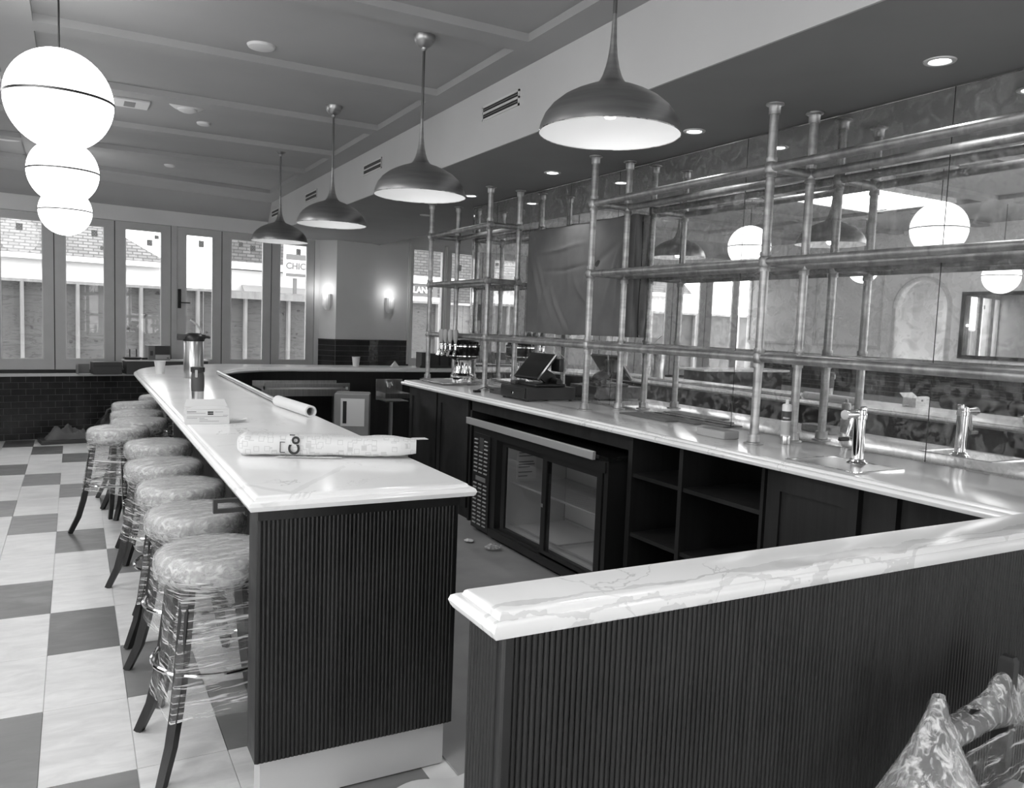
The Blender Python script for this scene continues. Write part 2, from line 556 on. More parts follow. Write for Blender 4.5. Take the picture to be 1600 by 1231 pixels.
K = .16                                            # street wall runs at a slant to the bar
wd = Vector((1, K, 0)).normalized()                # along the street wall
wn = Vector((-K, 1, 0)).normalized()               # out of the room
def wallM(x0, Y0):
    """frame on the street wall: u along the wall, v out of the room, z up"""
    o = Vector((x0, Y0 + K * x0, 0))
    return Matrix(((wd.x, wn.x, 0, o.x), (wd.y, wn.y, 0, o.y), (0, 0, 1, 0), (0, 0, 0, 1)))
LU = 1 / wd.x                                      # wall length for a step of one in x

# ------------------------------------------------------------------ the setting
XL, XM, XB, XS, XR, YB = -3.9, 3.53, 2.475, 4.2, 6.6, -4.0
ZC, ZL, ZU, ZP = 1.07, 2.809, 3.232, 3.278

fl = struct(obj('floor', MB().prism([(XL, YB), (XR, YB), (XR, 12.75), (XL, 11.1)], -.1, -.006), M['floor']), 'floor of pale and dark grey stone tiles in a diagonal chequer', 'floor')
TW, TL, G = .31, .6055, .003
for ci in range(-5, 4):
    for ri in range(-2, 15):
        x0 = -.43 + ci * TW; y0 = 3.04 + ri * TL
        if x0 + TW > .95: continue
        yw = 11.56 + K * x0
        y1 = min(y0 + TL, yw)
        if y1 - y0 < .05: continue
        if (ci + ri) % 3 == 0:
            mm = M['tile_dark'] if (ri > 9 or random.random() < .12) else M['tile_mid']
        else:
            mm = M['tile_light']
        dz = random.uniform(-.0004, .0004)
        obj('tile', MB().box(x0 + G / 2, y0 + G / 2, -.006, x0 + TW - G / 2, y1 - G / 2, dz), mm, fl)
ai = struct(obj('floor_bar_aisle', MB().box(1.22, 1.42, -.006, 3.5, 9.3, .002), M['concrete']), 'smooth grey concrete floor behind the bar', 'floor')

# upper ceiling: recessed panels, ribs between them, a closed slab over the lit panels
SX0, SX1, SY0, SY1 = -1.76, -.47, 5.82, 6.9
c = MB()
yw_ = lambda x: 11.7 + .16 * x
c.prism([(XL, YB), (SX0, YB), (SX0, yw_(SX0)), (XL, yw_(XL))], ZP, ZP + .12); c.prism([(SX1, YB), (XB, YB), (XB, yw_(XB)), (SX1, yw_(SX1))], ZP, ZP + .12)
c.box(SX0, YB, ZP, SX1, SY1, ZP + .12); c.prism([(SX0, SY1), (SX1, SY1), (SX1, yw_(SX1)), (SX0, yw_(SX0))], ZP, ZP + .12)
ceil = struct(obj('ceiling', c, M['ceiling']), 'pale coffered ceiling with shallow ribs', 'ceiling')
for y0, y1 in ((-2.4, -2.24), (-1.1, -.94), (.2, .36), (1.5, 1.66), (2.8, 2.96), (4.09, 4.26), (5.40, 5.58), (6.66, 6.84), (7.95, 8.12), (9.1, 9.28)):
    if 5.8 < y0 < 6.9 or 3.1 < y0 < 4.4 or .5 < y0 < 1.8:
        obj('rib', MB().box(SX1, y0, ZU, XB, y1, ZP), M['ceiling'], ceil)
        obj('rib', MB().box(XL, y0, ZU, SX0, y1, ZP), M['ceiling'], ceil)
    else:
        obj('rib', MB().box(XL, y0, ZU, XB, y1, ZP), M['ceiling'], ceil)
obj('rib', MB().prism([(XL, 10.45 + .2 * XL), (XB, 10.45 + .2 * XB), (XB, yw_(XB)), (XL, yw_(XL))], ZU, ZP), M['ceiling'], ceil)
obj('rib', MB().box(2.26, YB, ZU - .0005, XB, 12.2, ZP), M['ceiling'], ceil)
obj('rib', MB().box(-.42, YB, ZU - .0005, -.19, 11.4, ZP), M['ceiling'], ceil)
obj('rib', MB().box(-2.2, YB, ZU - .0005, -1.95, 11.3, ZP), M['ceiling'], ceil)
for k_, (dy, lab) in enumerate(((0, 'square lit ceiling panel seen in the mirror'), (-2.6, 'added lit ceiling panel out of frame beside the globe row'), (-5.2, 'added unseen lit ceiling panel above the photographer'))):  # only the first is mirrored; the others are added to light floor and counters
    t = thing('ceiling_light_panel', lab, 'ceiling light', ((SX0 + SX1) / 2, (SY0 + SY1) / 2 + dy, ZP), 0, 'square lit ceiling panels')
    y0, y1 = SY0 + dy, SY1 + dy; T = .035
    obj('frame', MB().box(SX0 - T, y0 - T, ZP - .05, SX0, y1 + T, ZP).box(SX1, y0 - T, ZP - .05, SX1 + T, y1 + T, ZP).box(SX0, y0 - T, ZP - .05, SX1, y0, ZP).box(SX0, y1, ZP - .05, SX1, y1 + T, ZP), M['trimw'], t)
    obj('diffuser', MB().box(SX0, y0, ZP - .03, SX1, y1, ZP - .024), M['panel'], t)

# dropped soffit over the back bar with its bulkhead face
b = MB().prism([(XB, YB), (XS, YB), (XS, yw_(XS)), (XB, yw_(XB))], ZL, ZP + .12)
struct(obj('ceiling_soffit', b, M['soffit']), 'dropped ceiling over the back bar, darkened for its dimmer light', 'ceiling')
struct(obj('trim_2', MB().box(XB - .012, YB, ZL - .001, XB, 12.05, ZU), M['beam']), 'pale bulkhead face holding the slot vents', 'bulkhead')
struct(obj('ceiling_side', MB().prism([(XS, 7.0), (XR, 7.0), (XR, yw_(XR)), (XS, yw_(XS))], ZP, ZP + .1), M['ceiling']), 'pale ceiling beyond the darkened soffit', 'ceiling')

# street wall: knee wall, header, crown, folding window leaves, pier, side windows
Y0 = 11.6
def wbox(x0, x1, v0, v1, z0, z1, y=Y0):
    """box on the street wall from world x0 to x1"""
    m = wallM(0, y)
    return MB().box(x0 * LU, v0, z0, x1 * LU, v1, z1, m)
fr = struct(obj('wall_front', wbox(XL, 3.25, .0, .22, -.1, .79), M['grout']), 'low street wall faced with glossy black brick tiles', 'wall')
m0 = wallM(0, Y0)
TWd, THt = .159, .0792
def brick_field(parent, m, u0, u1, z0, z1, mat):
    ri = 0; z = z1
    while z - THt > z0 - .03:
        u = u0 - (TWd / 2 if ri % 2 else 0)
        while u < u1:
            a, e = max(u, u0), min(u + TWd, u1)
            if e - a > .02:
                o = obj('brick', MB().box(a + .002, -.007 - random.uniform(0, .0015), max(z - THt, z0) + .002, e - .002, 0, z - .002, m), mat, parent)
            u += TWd
        z -= THt; ri += 1
brick_field(fr, m0, -1.15 * LU, 1.0 * LU, .0, .79, M['tilewall'])
struct(obj('trim_3', wbox(XL, 3.22, -.075, .2, .79, .826), M['trimw']), 'white window sill ledge along the street windows', 'sill')
struct(obj('trim_4', wbox(XL, 3.25, -.01, .16, 2.795, ZP), M['wall']), 'painted header band above the street windows', 'header')
cr = MB()
prof = [(0, 2.985), (-.03, 2.985), (-.045, 3.02), (-.06, 3.03), (-.12, 3.09), (-.2, 3.19), (-.21, 3.2), (-.23, ZU), (0, ZU)]
vs = []; n = len(prof)
for u in (XL * LU, 2.49 * LU):
    vs += [m0 @ Vector((u, v - .01, z)) for v, z in prof]
cr.add(vs, [(i, (i + 1) % n, n + (i + 1) % n, n + i) for i in range(n)] + [tuple(range(n)), tuple(range(2 * n - 1, n - 1, -1))])
struct(obj('trim_5', cr, M['ceiling']), 'deep crown moulding between street windows and ceiling', 'moulding')

leafs = [-3.63, -2.95, -2.27, -1.575, -.89, -.207, .474, 1.158, 1.225, 1.824, 2.526, 3.181]
stick = {5: [(.21, 2.565, .07, .08), (.31, 2.40, .05, .05)], 4: [(-.60, 2.56, .07, .085)], 6: [(.86, 2.505, .07, .08), (.955, 2.60, .055, .05)],
         8: [(1.515, 2.545, .075, .09)], 9: [(2.22, 2.55, .075, .085), (2.06, 2.595, .06, .07)], 10: [(2.90, 2.56, .07, .085)]}
desc = {0: 'far off beside the left wall', 1: 'third left of the photographed run', 2: 'second left of the photographed run', 3: 'just left of the photographed run',
        4: 'leftmost in the photo', 5: 'behind the smallest globe lamp', 6: 'behind the wireless router', 8: 'with the black lever handle',
        9: 'right of the black lever handle', 10: 'next to the pier with wall lights'}
wi = 0
for i in range(len(leafs) - 1):
    x0, x1 = leafs[i], leafs[i + 1]
    if i == 7:
        struct(obj('trim_6', wbox(x0, x1, -.02, .10, .83, 2.795), M['frame']), 'fixed post between the two banks of folding windows', 'post')
        continue
    wi += 1
    g = .006
    a, e = x0 * LU + g, x1 * LU - g
    ga, ge = a + .115, e - .115
    L = MB()
    L.box(a, .0, .87, ga, .055, 2.79, m0); L.box(ge, .0, .87, e, .055, 2.79, m0)
    L.box(ga, .0, .87, ge, .055, 1.0, m0); L.box(ga, .0, 2.70, ge, .055, 2.79, m0)
    wo = struct(obj('window_%d' % wi, L, M['frame']), 'tall pale folding window leaf ' + desc[i], 'window')
    obj('gap_strip', MB().box(e - .004, .012, .872, e + .012, .05, 2.788, m0), M['black'], wo)  # black strip put in for the dark of the gap between leaves
    bd = MB()
    for q in (ga, ge - .012): bd.box(q, -.004, 1.0, q + .012, .0, 2.70, m0)
    bd.box(ga, -.004, 1.0, ge, .0, 1.012, m0); bd.box(ga, -.004, 2.688, ge, .0, 2.70, m0)
    obj('glazing_bead', bd, M['trimw'], wo)
    obj('pane', MB().box(ga, .025, 1.0, ge, .031, 2.70, m0), M['glass'], wo)
    for sx, sz, sw, sh in stick.get(i, []):
        s = MB().box(0, 0, 0, sw, .002, sh)
        so = obj('sticker', s, M['sticker'], wo, world=False)
        so.matrix_basis = m0 @ Matrix.Translation((sx * LU, .020, sz))
    if i == 8:
        hnd = obj('handle_plate', MB().box(a + .012, -.014, 1.70, a + .052, 0, 1.96, m0), M['black'], wo)
        obj('lever', MB().box(a + .028, -.06, 1.772, a + .04, -.014, 1.784, m0).box(a + .028, -.062, 1.77, a + .16, -.048, 1.785, m0), M['black'], wo)
struct(obj('trim_7', wbox(XL, 3.2, -.012, .08, .826, .868), M['black']), 'dark track under the folding windows', 'track')

# pier and side walls with the wall lights, dark tiled below
pier = [(3.181, 12.10), (3.26, 12.12), (3.464, 11.926), (4.02, 12.01), (4.22, 12.17), (4.77, 12.265), (4.77, 12.6), (3.181, 12.6)]
pr = struct(obj('wall_pier', MB().prism(pier, 0, ZP), M['wall']), 'painted corner pier between the street windows', 'wall')
for (ax, ay), (bx, by) in zip(pier[1:5], pier[2:6]):
    d = Vector((bx - ax, by - ay, 0)); ln = d.length; d.normalize()
    nrm = Vector((-d.y, d.x, 0))
    mp = Matrix(((d.x, nrm.x, 0, ax), (d.y, nrm.y, 0, ay), (0, 0, 1, 0), (0, 0, 0, 1)))
    obj('tile_backing', MB().box(0, -.004, .88, ln, 0, 1.322, mp), M['grout'], pr)
    brick_field(pr, mp @ Matrix.Translation((0, -.004, 0)), .0, ln, .92, 1.318, M['tilewall'])
    obj('cap_tile', MB().box(0, -.018, 1.318, ln, 0, 1.332, mp), M['tilewall'], pr)
ysd = 11.5
sd = MB()
sm0 = wallM(0, ysd)
sd.box(4.77 * LU, 0, 0, 6.62 * LU, .2, 1.0, sm0); sd.box(4.77 * LU, 0, 2.85, 6.62 * LU, .2, ZP, sm0)
struct(obj('wall_front_side', sd, M['wall']), 'painted wall around the side windows behind the pipe rack', 'wall')
for q, (x0, x1, nm) in enumerate(((4.78, 5.42, 'with the shop sign LLAND showing through it'), (5.5, 6.12, 'right of the pane with the shop sign'), (6.16, 6.6, 'farthest right beyond the pipe rack'))):
    L = MB(); a, e = x0 * LU, x1 * LU; t = .05
    L.box(a, 0, 1.0, a + t, .06, 2.85, sm0); L.box(e - t, 0, 1.0, e, .06, 2.85, sm0)
    L.box(a + t, 0, 1.0, e - t, .06, 1.05, sm0); L.box(a + t, 0, 2.80, e - t, .06, 2.85, sm0)
    wi += 1
    wo = struct(obj('window_%d' % wi, L, M['trimw']), 'tall white side window ' + nm, 'window')
    obj('pane', MB().box(a + t, .03, 1.05, e - t, .036, 2.80, sm0), M['glass'], wo)
    if q == 1:
        so = obj('sticker', MB().box(0, 0, 0, .08, .002, .1), M['sticker'], wo, world=False)
        so.matrix_basis = sm0 @ Matrix.Translation((5.68 * LU, .024, 2.52))
cs = MB()
for x in (4.755, 5.44, 6.13):
    cs.box(x * LU - .03, -.03, .95, x * LU + .045, 0, 2.9, sm0); cs.box(x * LU - .01, -.045, .95, x * LU + .02, -.03, 2.9, sm0)
struct(obj('trim_8', cs, M['trimw']), 'moulded white casings of the side windows', 'casing')
struct(obj('wall_right', MB().box(XR, 6.9, 0, XR + .15, 13, ZP), M['wall']), 'plain wall beyond the mirror', 'wall')
struct(obj('wall_back', MB().box(XL, YB - .15, 0, -1.6, YB, ZP).box(1.6, YB - .15, 0, XM + .2, YB, ZP).box(-1.6, YB - .15, 2.4, 1.6, YB, ZP).box(-1.6, YB - .15, 0, 1.6, YB, .5), M['wall']), 'wall behind the photographer with a wide window opening', 'wall')

# mirror wall
mw = struct(obj('wall_mirror', MB().box(XM + .006, YB, 0, XM + .2, 7.38, ZL).box(XM + .2, 6.9, 0, XR, 7.0, ZP), M['wall']), 'wall behind the bar covered in mirror panels', 'wall')
seams = [7.37, 6.86, 6.22, 5.582, 4.916, 3.639, 2.356, 1.07, -.2, -1.5, -2.8]
for a, e in zip(seams, seams[1:]):
    p = obj('mirror_panel', MB().box(XM, e + .0025, ZC, XM + .004, a - .0025, ZL - .012), M['mirror'], mw)
obj('backing', MB().box(XM + .0045, YB, ZC, XM + .0062, 7.375, ZL - .012), M['black'], mw)
obj('edge_trim', MB().box(XM - .004, YB, ZL - .012, XM + .006, 7.38, ZL - .002), M['chrome'], mw)
obj('edge_trim', MB().box(XM - .006, 7.37, ZC, XM + .02, 7.385, ZL), M['chrome'], mw)

# left wall: dark tiles, moulded panels, arch, wall mirror (seen in the mirror)
lw = MB()
AY0, AY1, AZ = 7.12, 8.0, 2.12
lw.box(XL - .15, 3.7, 0, XL, AY0, ZP); lw.box(XL - .15, YB, 0, XL, 3.7, 1.1); lw.box(XL - .15, YB, 2.75, XL, 3.7, ZP); lw.box(XL - .15, YB, .8, XL, YB + .4, 2.75); lw.box(XL - .12, -.3, .8, XL - .02, -.15, 2.75); lw.box(XL - .12, 1.7, .8, XL - .02, 1.85, 2.75); lw.box(XL - .8, AY0 - .3, 0, XL - .15, AY0 - .2, ZP); lw.box(XL - .8, AY1 + .2, 0, XL - .15, AY1 + .3, ZP); lw.box(XL - .8, AY0 - .3, 2.7, XL - .15, AY1 + .3, 2.8); lw.box(XL - .15, AY1, 0, XL, 11.05, ZP); lw.box(XL - .15, AY0, 0, XL, AY1, 1.33)
arc = [(AY0 + (AY1 - AY0) / 2 + (AY1 - AY0) / 2 * cos(pi * i / 16), AZ + (AY1 - AY0) / 2 * sin(pi * i / 16)) for i in range(17)]
for (ya, za), (yb, zb) in zip(arc, arc[1:]):
    lw.add([(XL, ya, za), (XL, yb, zb), (XL, yb, ZP), (XL, ya, ZP), (XL - .15, ya, za), (XL - .15, yb, zb), (XL - .15, yb, ZP), (XL - .15, ya, ZP)],
           [(0, 1, 2, 3), (7, 6, 5, 4), (0, 4, 5, 1)])
lw.box(XL - .8, AY0 - .3, 0, XL - .7, AY1 + .3, ZP)
lf = struct(obj('wall_left', lw, M['wallpale']), 'panelled wall with an arch across the room, seen in the mirror', 'wall')
ml = Matrix(((0, 1, 0, XL), (-1, 0, 0, 9.4), (0, 0, 1, 0), (0, 0, 0, 1)))   # u runs toward the camera, -v into the room
ml = Matrix(((0, -1, 0, XL), (-1, 0, 0, 9.4), (0, 0, 1, 0), (0, 0, 0, 1)))
obj('tile_backing', MB().box(XL, 4.0, .6, XL + .004, 10.9, 1.33), M['grout'], lf)
brick_field(lf, ml @ Matrix.Translation((0, -.004, 0)), -1.2, 5.2, .78, 1.325, M['tilewall'])
def frame_of(y0, y1, z0, z1, t=.04):
    return MB().box(XL, y0, z0, XL + .025, y1, z0 + t).box(XL, y0, z1 - t, XL + .025, y1, z1).box(XL, y0, z0 + t, XL + .025, y0 + t, z1 - t).box(XL, y1 - t, z0 + t, XL + .025, y1, z1 - t)
for y0, y1 in ((8.2, 9.5), (9.7, 11.0)):
    obj('panel_moulding', frame_of(y0, y1, 1.5, 2.75), M['trimw'], lf)
ar = MB()
for (ya, za), (yb, zb) in zip(arc, arc[1:]):
    ar.tube([(XL + .01, ya, za), (XL + .01, yb, zb)], .035, 8)
ar.box(XL, AY0 - .03, 1.33, XL + .03, AY0 + .03, AZ).box(XL, AY1 - .03, 1.33, XL + .03, AY1 + .03, AZ)
obj('arch_moulding', ar, M['trimw'], lf)
t = thing('wall_mirror', 'framed plain mirror on the far left wall seen only by reflection', 'mirror', (XL, 6, 1.4))
obj('frame', frame_of(4.9, 6.95, 1.42, 2.35, .05), M['black'], t)
obj('glass', MB().box(XL, 4.95, 1.47, XL + .012, 6.9, 2.30), M['mirror2'], t)
t = thing('banquette', 'black padded banquette along the tiled left wall', 'banquette', (XL + .3, 5.5, 0))
for i in range(5):
    y = 2.2 + i * .97
    obj('back_cushion', MB().tube([(XL + .12, y + .01, .8), (XL + .12, y + .95, .8)], .1, 12), M['banq'], t)
    obj('seat_cushion', MB().box(XL + .02, y + .005, .36, XL + .55, y + .96, .48), M['banq'], t, bevel=.03)
obj('base', MB().box(XL + .02, 2.2, 0, XL + .5, 7.05, .36).box(XL + .02, 2.2, .36, XL + .1, 7.05, .8), M['black'], t)
t = thing('host_counter', 'black host counter with a white stone top seen in the mirror', 'counter', (-2.1, 9.5, 0))
obj('body', MB().box(-2.95, 9.25, 0, -1.3, 9.7, 1.06), M['cab'], t)
obj('top', MB().box(-3.05, 9.18, 1.06, -1.24, 9.76, 1.095), M['marble'], t, bevel=.006)

# ------------------------------------------------------------------ stone tops with a stepped, rounded nosing
NOSE = [(-.004, 0), (0, .006), (.004, .016), (0, .026), (-.008, .031), (-.018, .032), (-.020, .034), (-.022, .040), (-.028, .044), (-.038, .0455)]
def slab(path, zt, nose_mask, prof=NOSE, depth=.0455):
    """flat stone top outlined by path (anticlockwise); the edge profile is pushed outwards from it"""
    n = len(path); P2 = [Vector((p[0], p[1])) for p in path]
    outs = []
    for i in range(n):
        d0 = (P2[i] - P2[i - 1]).normalized(); d1 = (P2[(i + 1) % n] - P2[i]).normalized()
        n0 = Vector((d0.y, -d0.x)); n1 = Vector((d1.y, -d1.x))
        m = (n0 + n1)
        m = m / max(m.dot(n0), .3) if m.length > 1e-6 else n0
        outs.append(m)
    mb = MB(); vs = []
    m = len(prof)
    for o, z in prof:
        for i in range(n):
            q = P2[i] + outs[i] * (o if nose_mask[i] else min(o, 0) * .25)
            vs.append((q.x, q.y, zt - depth + z))
    fs = []
    for j in range(m - 1):
        for i in range(n):
            i2 = (i + 1) % n
            fs.append((j * n + i, j * n + i2, (j + 1) * n + i2, (j + 1) * n + i))
    fs.append(tuple(range(n - 1, -1, -1))); fs.append(tuple((m - 1) * n + i for i in range(n)))
    mb.add(vs, fs, False)
    return mb

# outer path of the U-shaped bar (outside edge, far curve, inner edge)
def arcpts(cx, cy, rx, ry, a0, a1, k):
    return [(cx + rx * cos(radians(a0 + (a1 - a0) * i / k)), cy + ry * sin(radians(a0 + (a1 - a0) * i / k))) for i in range(k + 1)]
XO, XI, YE = .478, 1.262, 2.545
outer = [(XO, YE)] + [(XI, YE)] + [(XI + .02, 8.1)] + arcpts(2.32, 8.15, 1.03, 1.05, 180, 90, 12)[1:] + [(4.1, 9.2), (4.62, 9.2), (4.62, 9.78), (1.75, 9.78)] + arcpts(1.75, 8.35, 1.25, 1.43, 90, 180, 14)[1:]
bt = obj('marble_worktop', slab(outer, ZC, [True] * len(outer)), M['marble'])
tag(bt, 'long curved white veined marble bar top with stepped edge', 'bar top')

# bar body: the long front set back under the overhang, fluted end panel, pale kick board
t = thing('bar_counter', 'dark bar base with a ribbed end panel under the long marble top', 'bar', (.85, 5.5, 0))
inn = arcpts(2.32, 8.15, 1.03, 1.05, 180, 90, 10)
oo = arcpts(1.75, 8.3, .80, 1.05, 90, 180, 10)
body = [(.80, 2.72), (1.2, 2.72), (1.2, 8.1)] + [(x - .06, y + .06) for x, y in inn[1:]] + [(4.5, 9.27), (4.5, 9.5), (1.75, 9.5)] + oo[1:-1] + [(.95, 8.3), (.80, 7.9)]
obj('front_panel', MB().prism(body, .1, ZC - .0455), M['cab'], t)
obj('end_panel', MB().box(.512, 2.60, .165, 1.222, 2.73, ZC - .0455), M['wood'], t, bevel=.003)
obj('kick_board', MB().box(.535, 2.625, 0, 1.20, 2.72, .165), M['kick'], t)
FP = .0142
def flute_mesh(name, h, r=.0066, seg=6, axis='y'):
    mb = MB(); vs = []
    for z in (0, h):
        for i in range(seg + 1):
            a = pi * i / seg
            vs.append((r * cos(a), -r * .8 * sin(a), z))
    n = seg + 1
    mb.add(vs, [(i, i + 1, n + i + 1, n + i) for i in range(seg)] + [tuple(range(n - 1, -1, -1)), tuple(range(n, 2 * n))], True)
    me = mesh_of(name, mb)
    return me
fm = flute_mesh('flute', .815); fm.materials.append(M['wood'])
nf = int((1.222 - .518) / FP)
for i in range(nf):
    o = obj('flute', fm, None, t, world=False)
    o.location = Vector((.522 + i * FP, 2.60, .168)) - t.location
obj('top_rail', MB().box(.512, 2.589, .985, 1.222, 2.60, ZC - .0455), M['wood'], t)
# black square hook under the overhang
t = thing('bag_hook', 'black square metal bracket under the corner of the marble bar top', 'bracket', (.47, 2.78, 1.0))
obj('frame', MB().box(.405, 2.775, .975, .418, 2.795, 1.022).box(.418, 2.775, .975, .512, 2.795, .988).box(.418, 2.775, 1.010, .512, 2.795, 1.022), M['black'], t)
obj('plate', MB().box(.504, 2.765, .965, .512, 2.805, 1.024), M['black'], t)

# L-shaped back bar top with the near ledge
XF = 2.815
lp = [(.715, 1.335), (XM - .002, 1.335), (XM - .002, 7.40), (XF, 7.40), (XF, 1.548), (.715, 1.548)]
bk = obj('marble_worktop', slab(lp, ZC, [True, False, False, True, True, True]), M['marble'])
tag(bk, 'white marble back bar top turning into the near ledge with grey vein', 'bar top')

# near ledge wall with flutes
t = thing('ledge_wall', 'dark ribbed half wall under the near marble ledge', 'half wall', (1.6, 1.45, 0))
obj('core', MB().box(.752, 1.368, .0, XM - .01, 1.52, ZC - .0455), M['woodgloss'], t)
obj('corner_post', MB().box(.744, 1.354, 0, .772, 1.372, ZC - .0455), M['woodgloss'], t, bevel=.006)
fm2 = flute_mesh('flute', ZC - .0455 - .004); fm2.materials.append(M['woodgloss'])
nf = int((3.3 - .780) / FP)
for i in range(nf):
    o = obj('flute', fm2, None, t, world=False)
    o.location = Vector((.782 + i * FP, 1.368, .002)) - t.location
for i in range(9):
    o = obj('flute', fm2, None, t, world=False)
    o.location = Vector((.752, 1.512 - i * FP, .002)) - t.location
    o.rotation_euler = (0, 0, -pi / 2)

# ------------------------------------------------------------------ back bar cabinets
XC = 2.885
def cab(name, label, y0, y1, z0=.0, z1=ZC - .0455):
    return thing(name, label, 'cabinet', (3.2, (y0 + y1) / 2, 0))
t = cab('door_cabinet', 'dark panelled cabinet at the far end of the back bar', 5.97, 7.34)
obj('body', MB().box(XC + .02, 5.97, .0, XM - .02, 7.34, ZC - .0455), M['cab'], t)
for y0, y1 in ((5.99, 6.63), (6.66, 7.32)):
    d = obj('door', MB().box(XC, y0, .1, XC + .02, y1, ZC - .06), M['cab'], t)
    obj('door_panel', MB().box(XC - .01, y0, .1, XC, y0 + .07, ZC - .06).box(XC - .01, y1 - .07, .1, XC, y1, ZC - .06).box(XC - .01, y0 + .07, .1, XC, y1 - .07, .18).box(XC - .01, y0 + .07, ZC - .14, XC, y1 - .07, ZC - .06), M['cab'], d)
t = cab('shelf_cabinet', 'open black shelving cabinet right of the drinks fridge', 2.73, 3.80)
th = .02
obj('side', MB().box(XC, 3.76, 0, XM - .02, 3.80, ZC - .0455), M['cab'], t)
obj('side', MB().box(XC, 2.73, 0, XM - .02, 2.75, ZC - .0455), M['cab'], t)
obj('divider', MB().box(XC, 3.315, .1, XM - .03, 3.345, ZC - .0455), M['cab'], t)
obj('back', MB().box(XM - .03, 2.75, 0, XM - .02, 3.76, ZC - .0455), M['blackin'], t)
for z in (.775, .42, .1):
    obj('shelf', MB().box(XC + .01, 3.345, z, XM - .03, 3.76, z + .022), M['cab'], t)
    obj('shelf', MB().box(XC + .01, 2.75, z, XM - .03, 3.315, z + .022), M['cab'], t)
obj('plinth', MB().box(XC + .06, 2.75, 0, XC + .09, 3.76, .1), M['cab'], t)
t = cab('panel_cabinet', 'dark closed panel cabinet near the corner of the back bar', 1.6, 2.72)
obj('body', MB().box(XC + .02, 1.56, 0, XM - .02, 2.728, ZC - .0455), M['cab'], t)
obj('door', MB().box(XC, 2.2, .1, XC + .02, 2.70, ZC - .06), M['cab'], t)
obj('stile', MB().box(XC - .012, 2.62, .1, XC, 2.70, ZC - .06).box(XC - .012, 2.2, .1, XC, 2.28, ZC - .06).box(XC - .012, 2.28, ZC - .15, XC, 2.62, ZC - .06), M['cab'], t)
obj('stile', MB().box(XC - .012, 2.02, 0, XC + .02, 2.12, ZC - .06), M['cab'], t)
t = cab('filler_panel', 'dark fascia above the drinks fridge', 3.8, 5.97)
obj('fascia', MB().box(XC, 3.80, .93, XC + .02, 5.97, ZC - .0455), M['cab'], t)
obj('back', MB().box(XM - .03, 3.80, 0, XM - .02, 5.97, ZC - .0455), M['blackin'], t)
obj('side', MB().box(XC, 5.94, 0, XM - .03, 5.969, ZC - .0455), M['cab'], t)

# drinks fridge
t = thing('bar_fridge', 'black two-door glass drinks fridge with steel trim under the back bar', 'fridge', (3.1, 4.85, 0))
FX = 2.79
bd = MB()
bd.box(FX, 3.86, .03, XM - .06, 3.90, .86); bd.box(FX, 5.30, .03, XM - .06, 5.70, .86)
bd.box(FX, 3.90, .82, XM - .06, 5.30, .86); bd.box(FX, 3.90, .03, XM - .06, 5.30, .10); bd.box(XM - .09, 3.90, .10, XM - .06, 5.30, .82)
obj('body', bd, M['black'], t)
ln = MB().box(XM - .12, 3.92, .10, XM - .09, 5.28, .82).box(FX + .1, 3.90, .10, XM - .12, 3.915, .82).box(FX + .1, 5.285, .10, XM - .12, 5.30, .82).box(FX + .1, 3.915, .10, XM - .12, 5.285, .112)
obj('liner', ln, M['fridge_in'], t)
obj('top', MB().box(FX - .02, 3.84, .86, XM - .06, 5.72, .882), M['blackgloss'], t)
obj('trim', MB().box(FX - .045, 3.97, .848, FX - .02, 5.755, .900), M['satin'], t, bevel=.003, label='brushed steel trim strip')
gr = obj('grille', MB().box(FX - .012, 5.385, .04, FX, 5.665, .79), M['black'], t)
for r in range(22):
    for q in range(3):
        if r in (11, 12) or (r < 22 and r > 18 and q == 1): continue
        z = .075 + r * .0315; y = 5.42 + q * .085
        obj('louvre', MB().box(FX - .019, y, z, FX - .012, y + .052, z + .009), M['greylight'], gr)
obj('badge', MB().box(FX - .016, 5.44, .42, FX - .012, 5.61, .455), M['grey'], gr)
obj('control_panel', MB().box(FX - .016, 5.485, .66, FX - .012, 5.56, .76), M['greydark'], gr)
fz = MB()
fz.box(FX - .012, 3.88, .78, FX, 5.38, .845).box(FX - .012, 3.88, .03, FX, 5.38, .085)
obj('door_track', fz, M['black'], t)
for x, y0, y1, nm in ((FX + .02, 4.56, 5.24, 'a'), (FX + .0, 3.92, 4.62, 'b')):
    L = MB(); f = .055
    L.box(x, y0, .088, x + .018, y0 + f, .778); L.box(x, y1 - f, .088, x + .018, y1, .778)
    L.box(x, y0 + f, .088, x + .018, y1 - f, .125); L.box(x, y0 + f, .74, x + .018, y1 - f, .778)
    d = obj('door', L, M['black'], t)
    obj('pane', MB().box(x + .007, y0 + f, .125, x + .011, y1 - f, .74), M['fridgeglass'], d)
    if nm == 'b': obj('lock', MB().box(x - .012, 4.58, .42, x, 4.605, .445), M['chrome'], d)
for z in (.45,):
    sh = MB()
    sh.box(FX + .12, 3.93, z, FX + .126, 5.27, z + .012); sh.box(XM - .14, 3.93, z, XM - .134, 5.27, z + .012)
    for i in range(54):
        y = 3.93 + i * .025
        sh.box(FX + .12, y, z + .002, XM - .134, y + .003, z + .006)
    so = obj('wire_shelf', sh, M['greylight'], t)
obj('light_strip', MB().box(FX + .09, 3.95, .806, FX + .12, 5.25, .818), emit('fridge_led', 1.6), t)
obj('wire_base', MB().box(FX + .12, 3.93, .135, FX + .126, 5.27, .145).box(XM - .14, 3.93, .135, XM - .134, 5.27, .145).box(FX + .126, 4.58, .135, XM - .14, 4.59, .145), M['greylight'], t)
lb = obj('label_sheet', MB().box(2.96, 5.279, .47, 3.13, 5.284, .74), M['paper'], t)
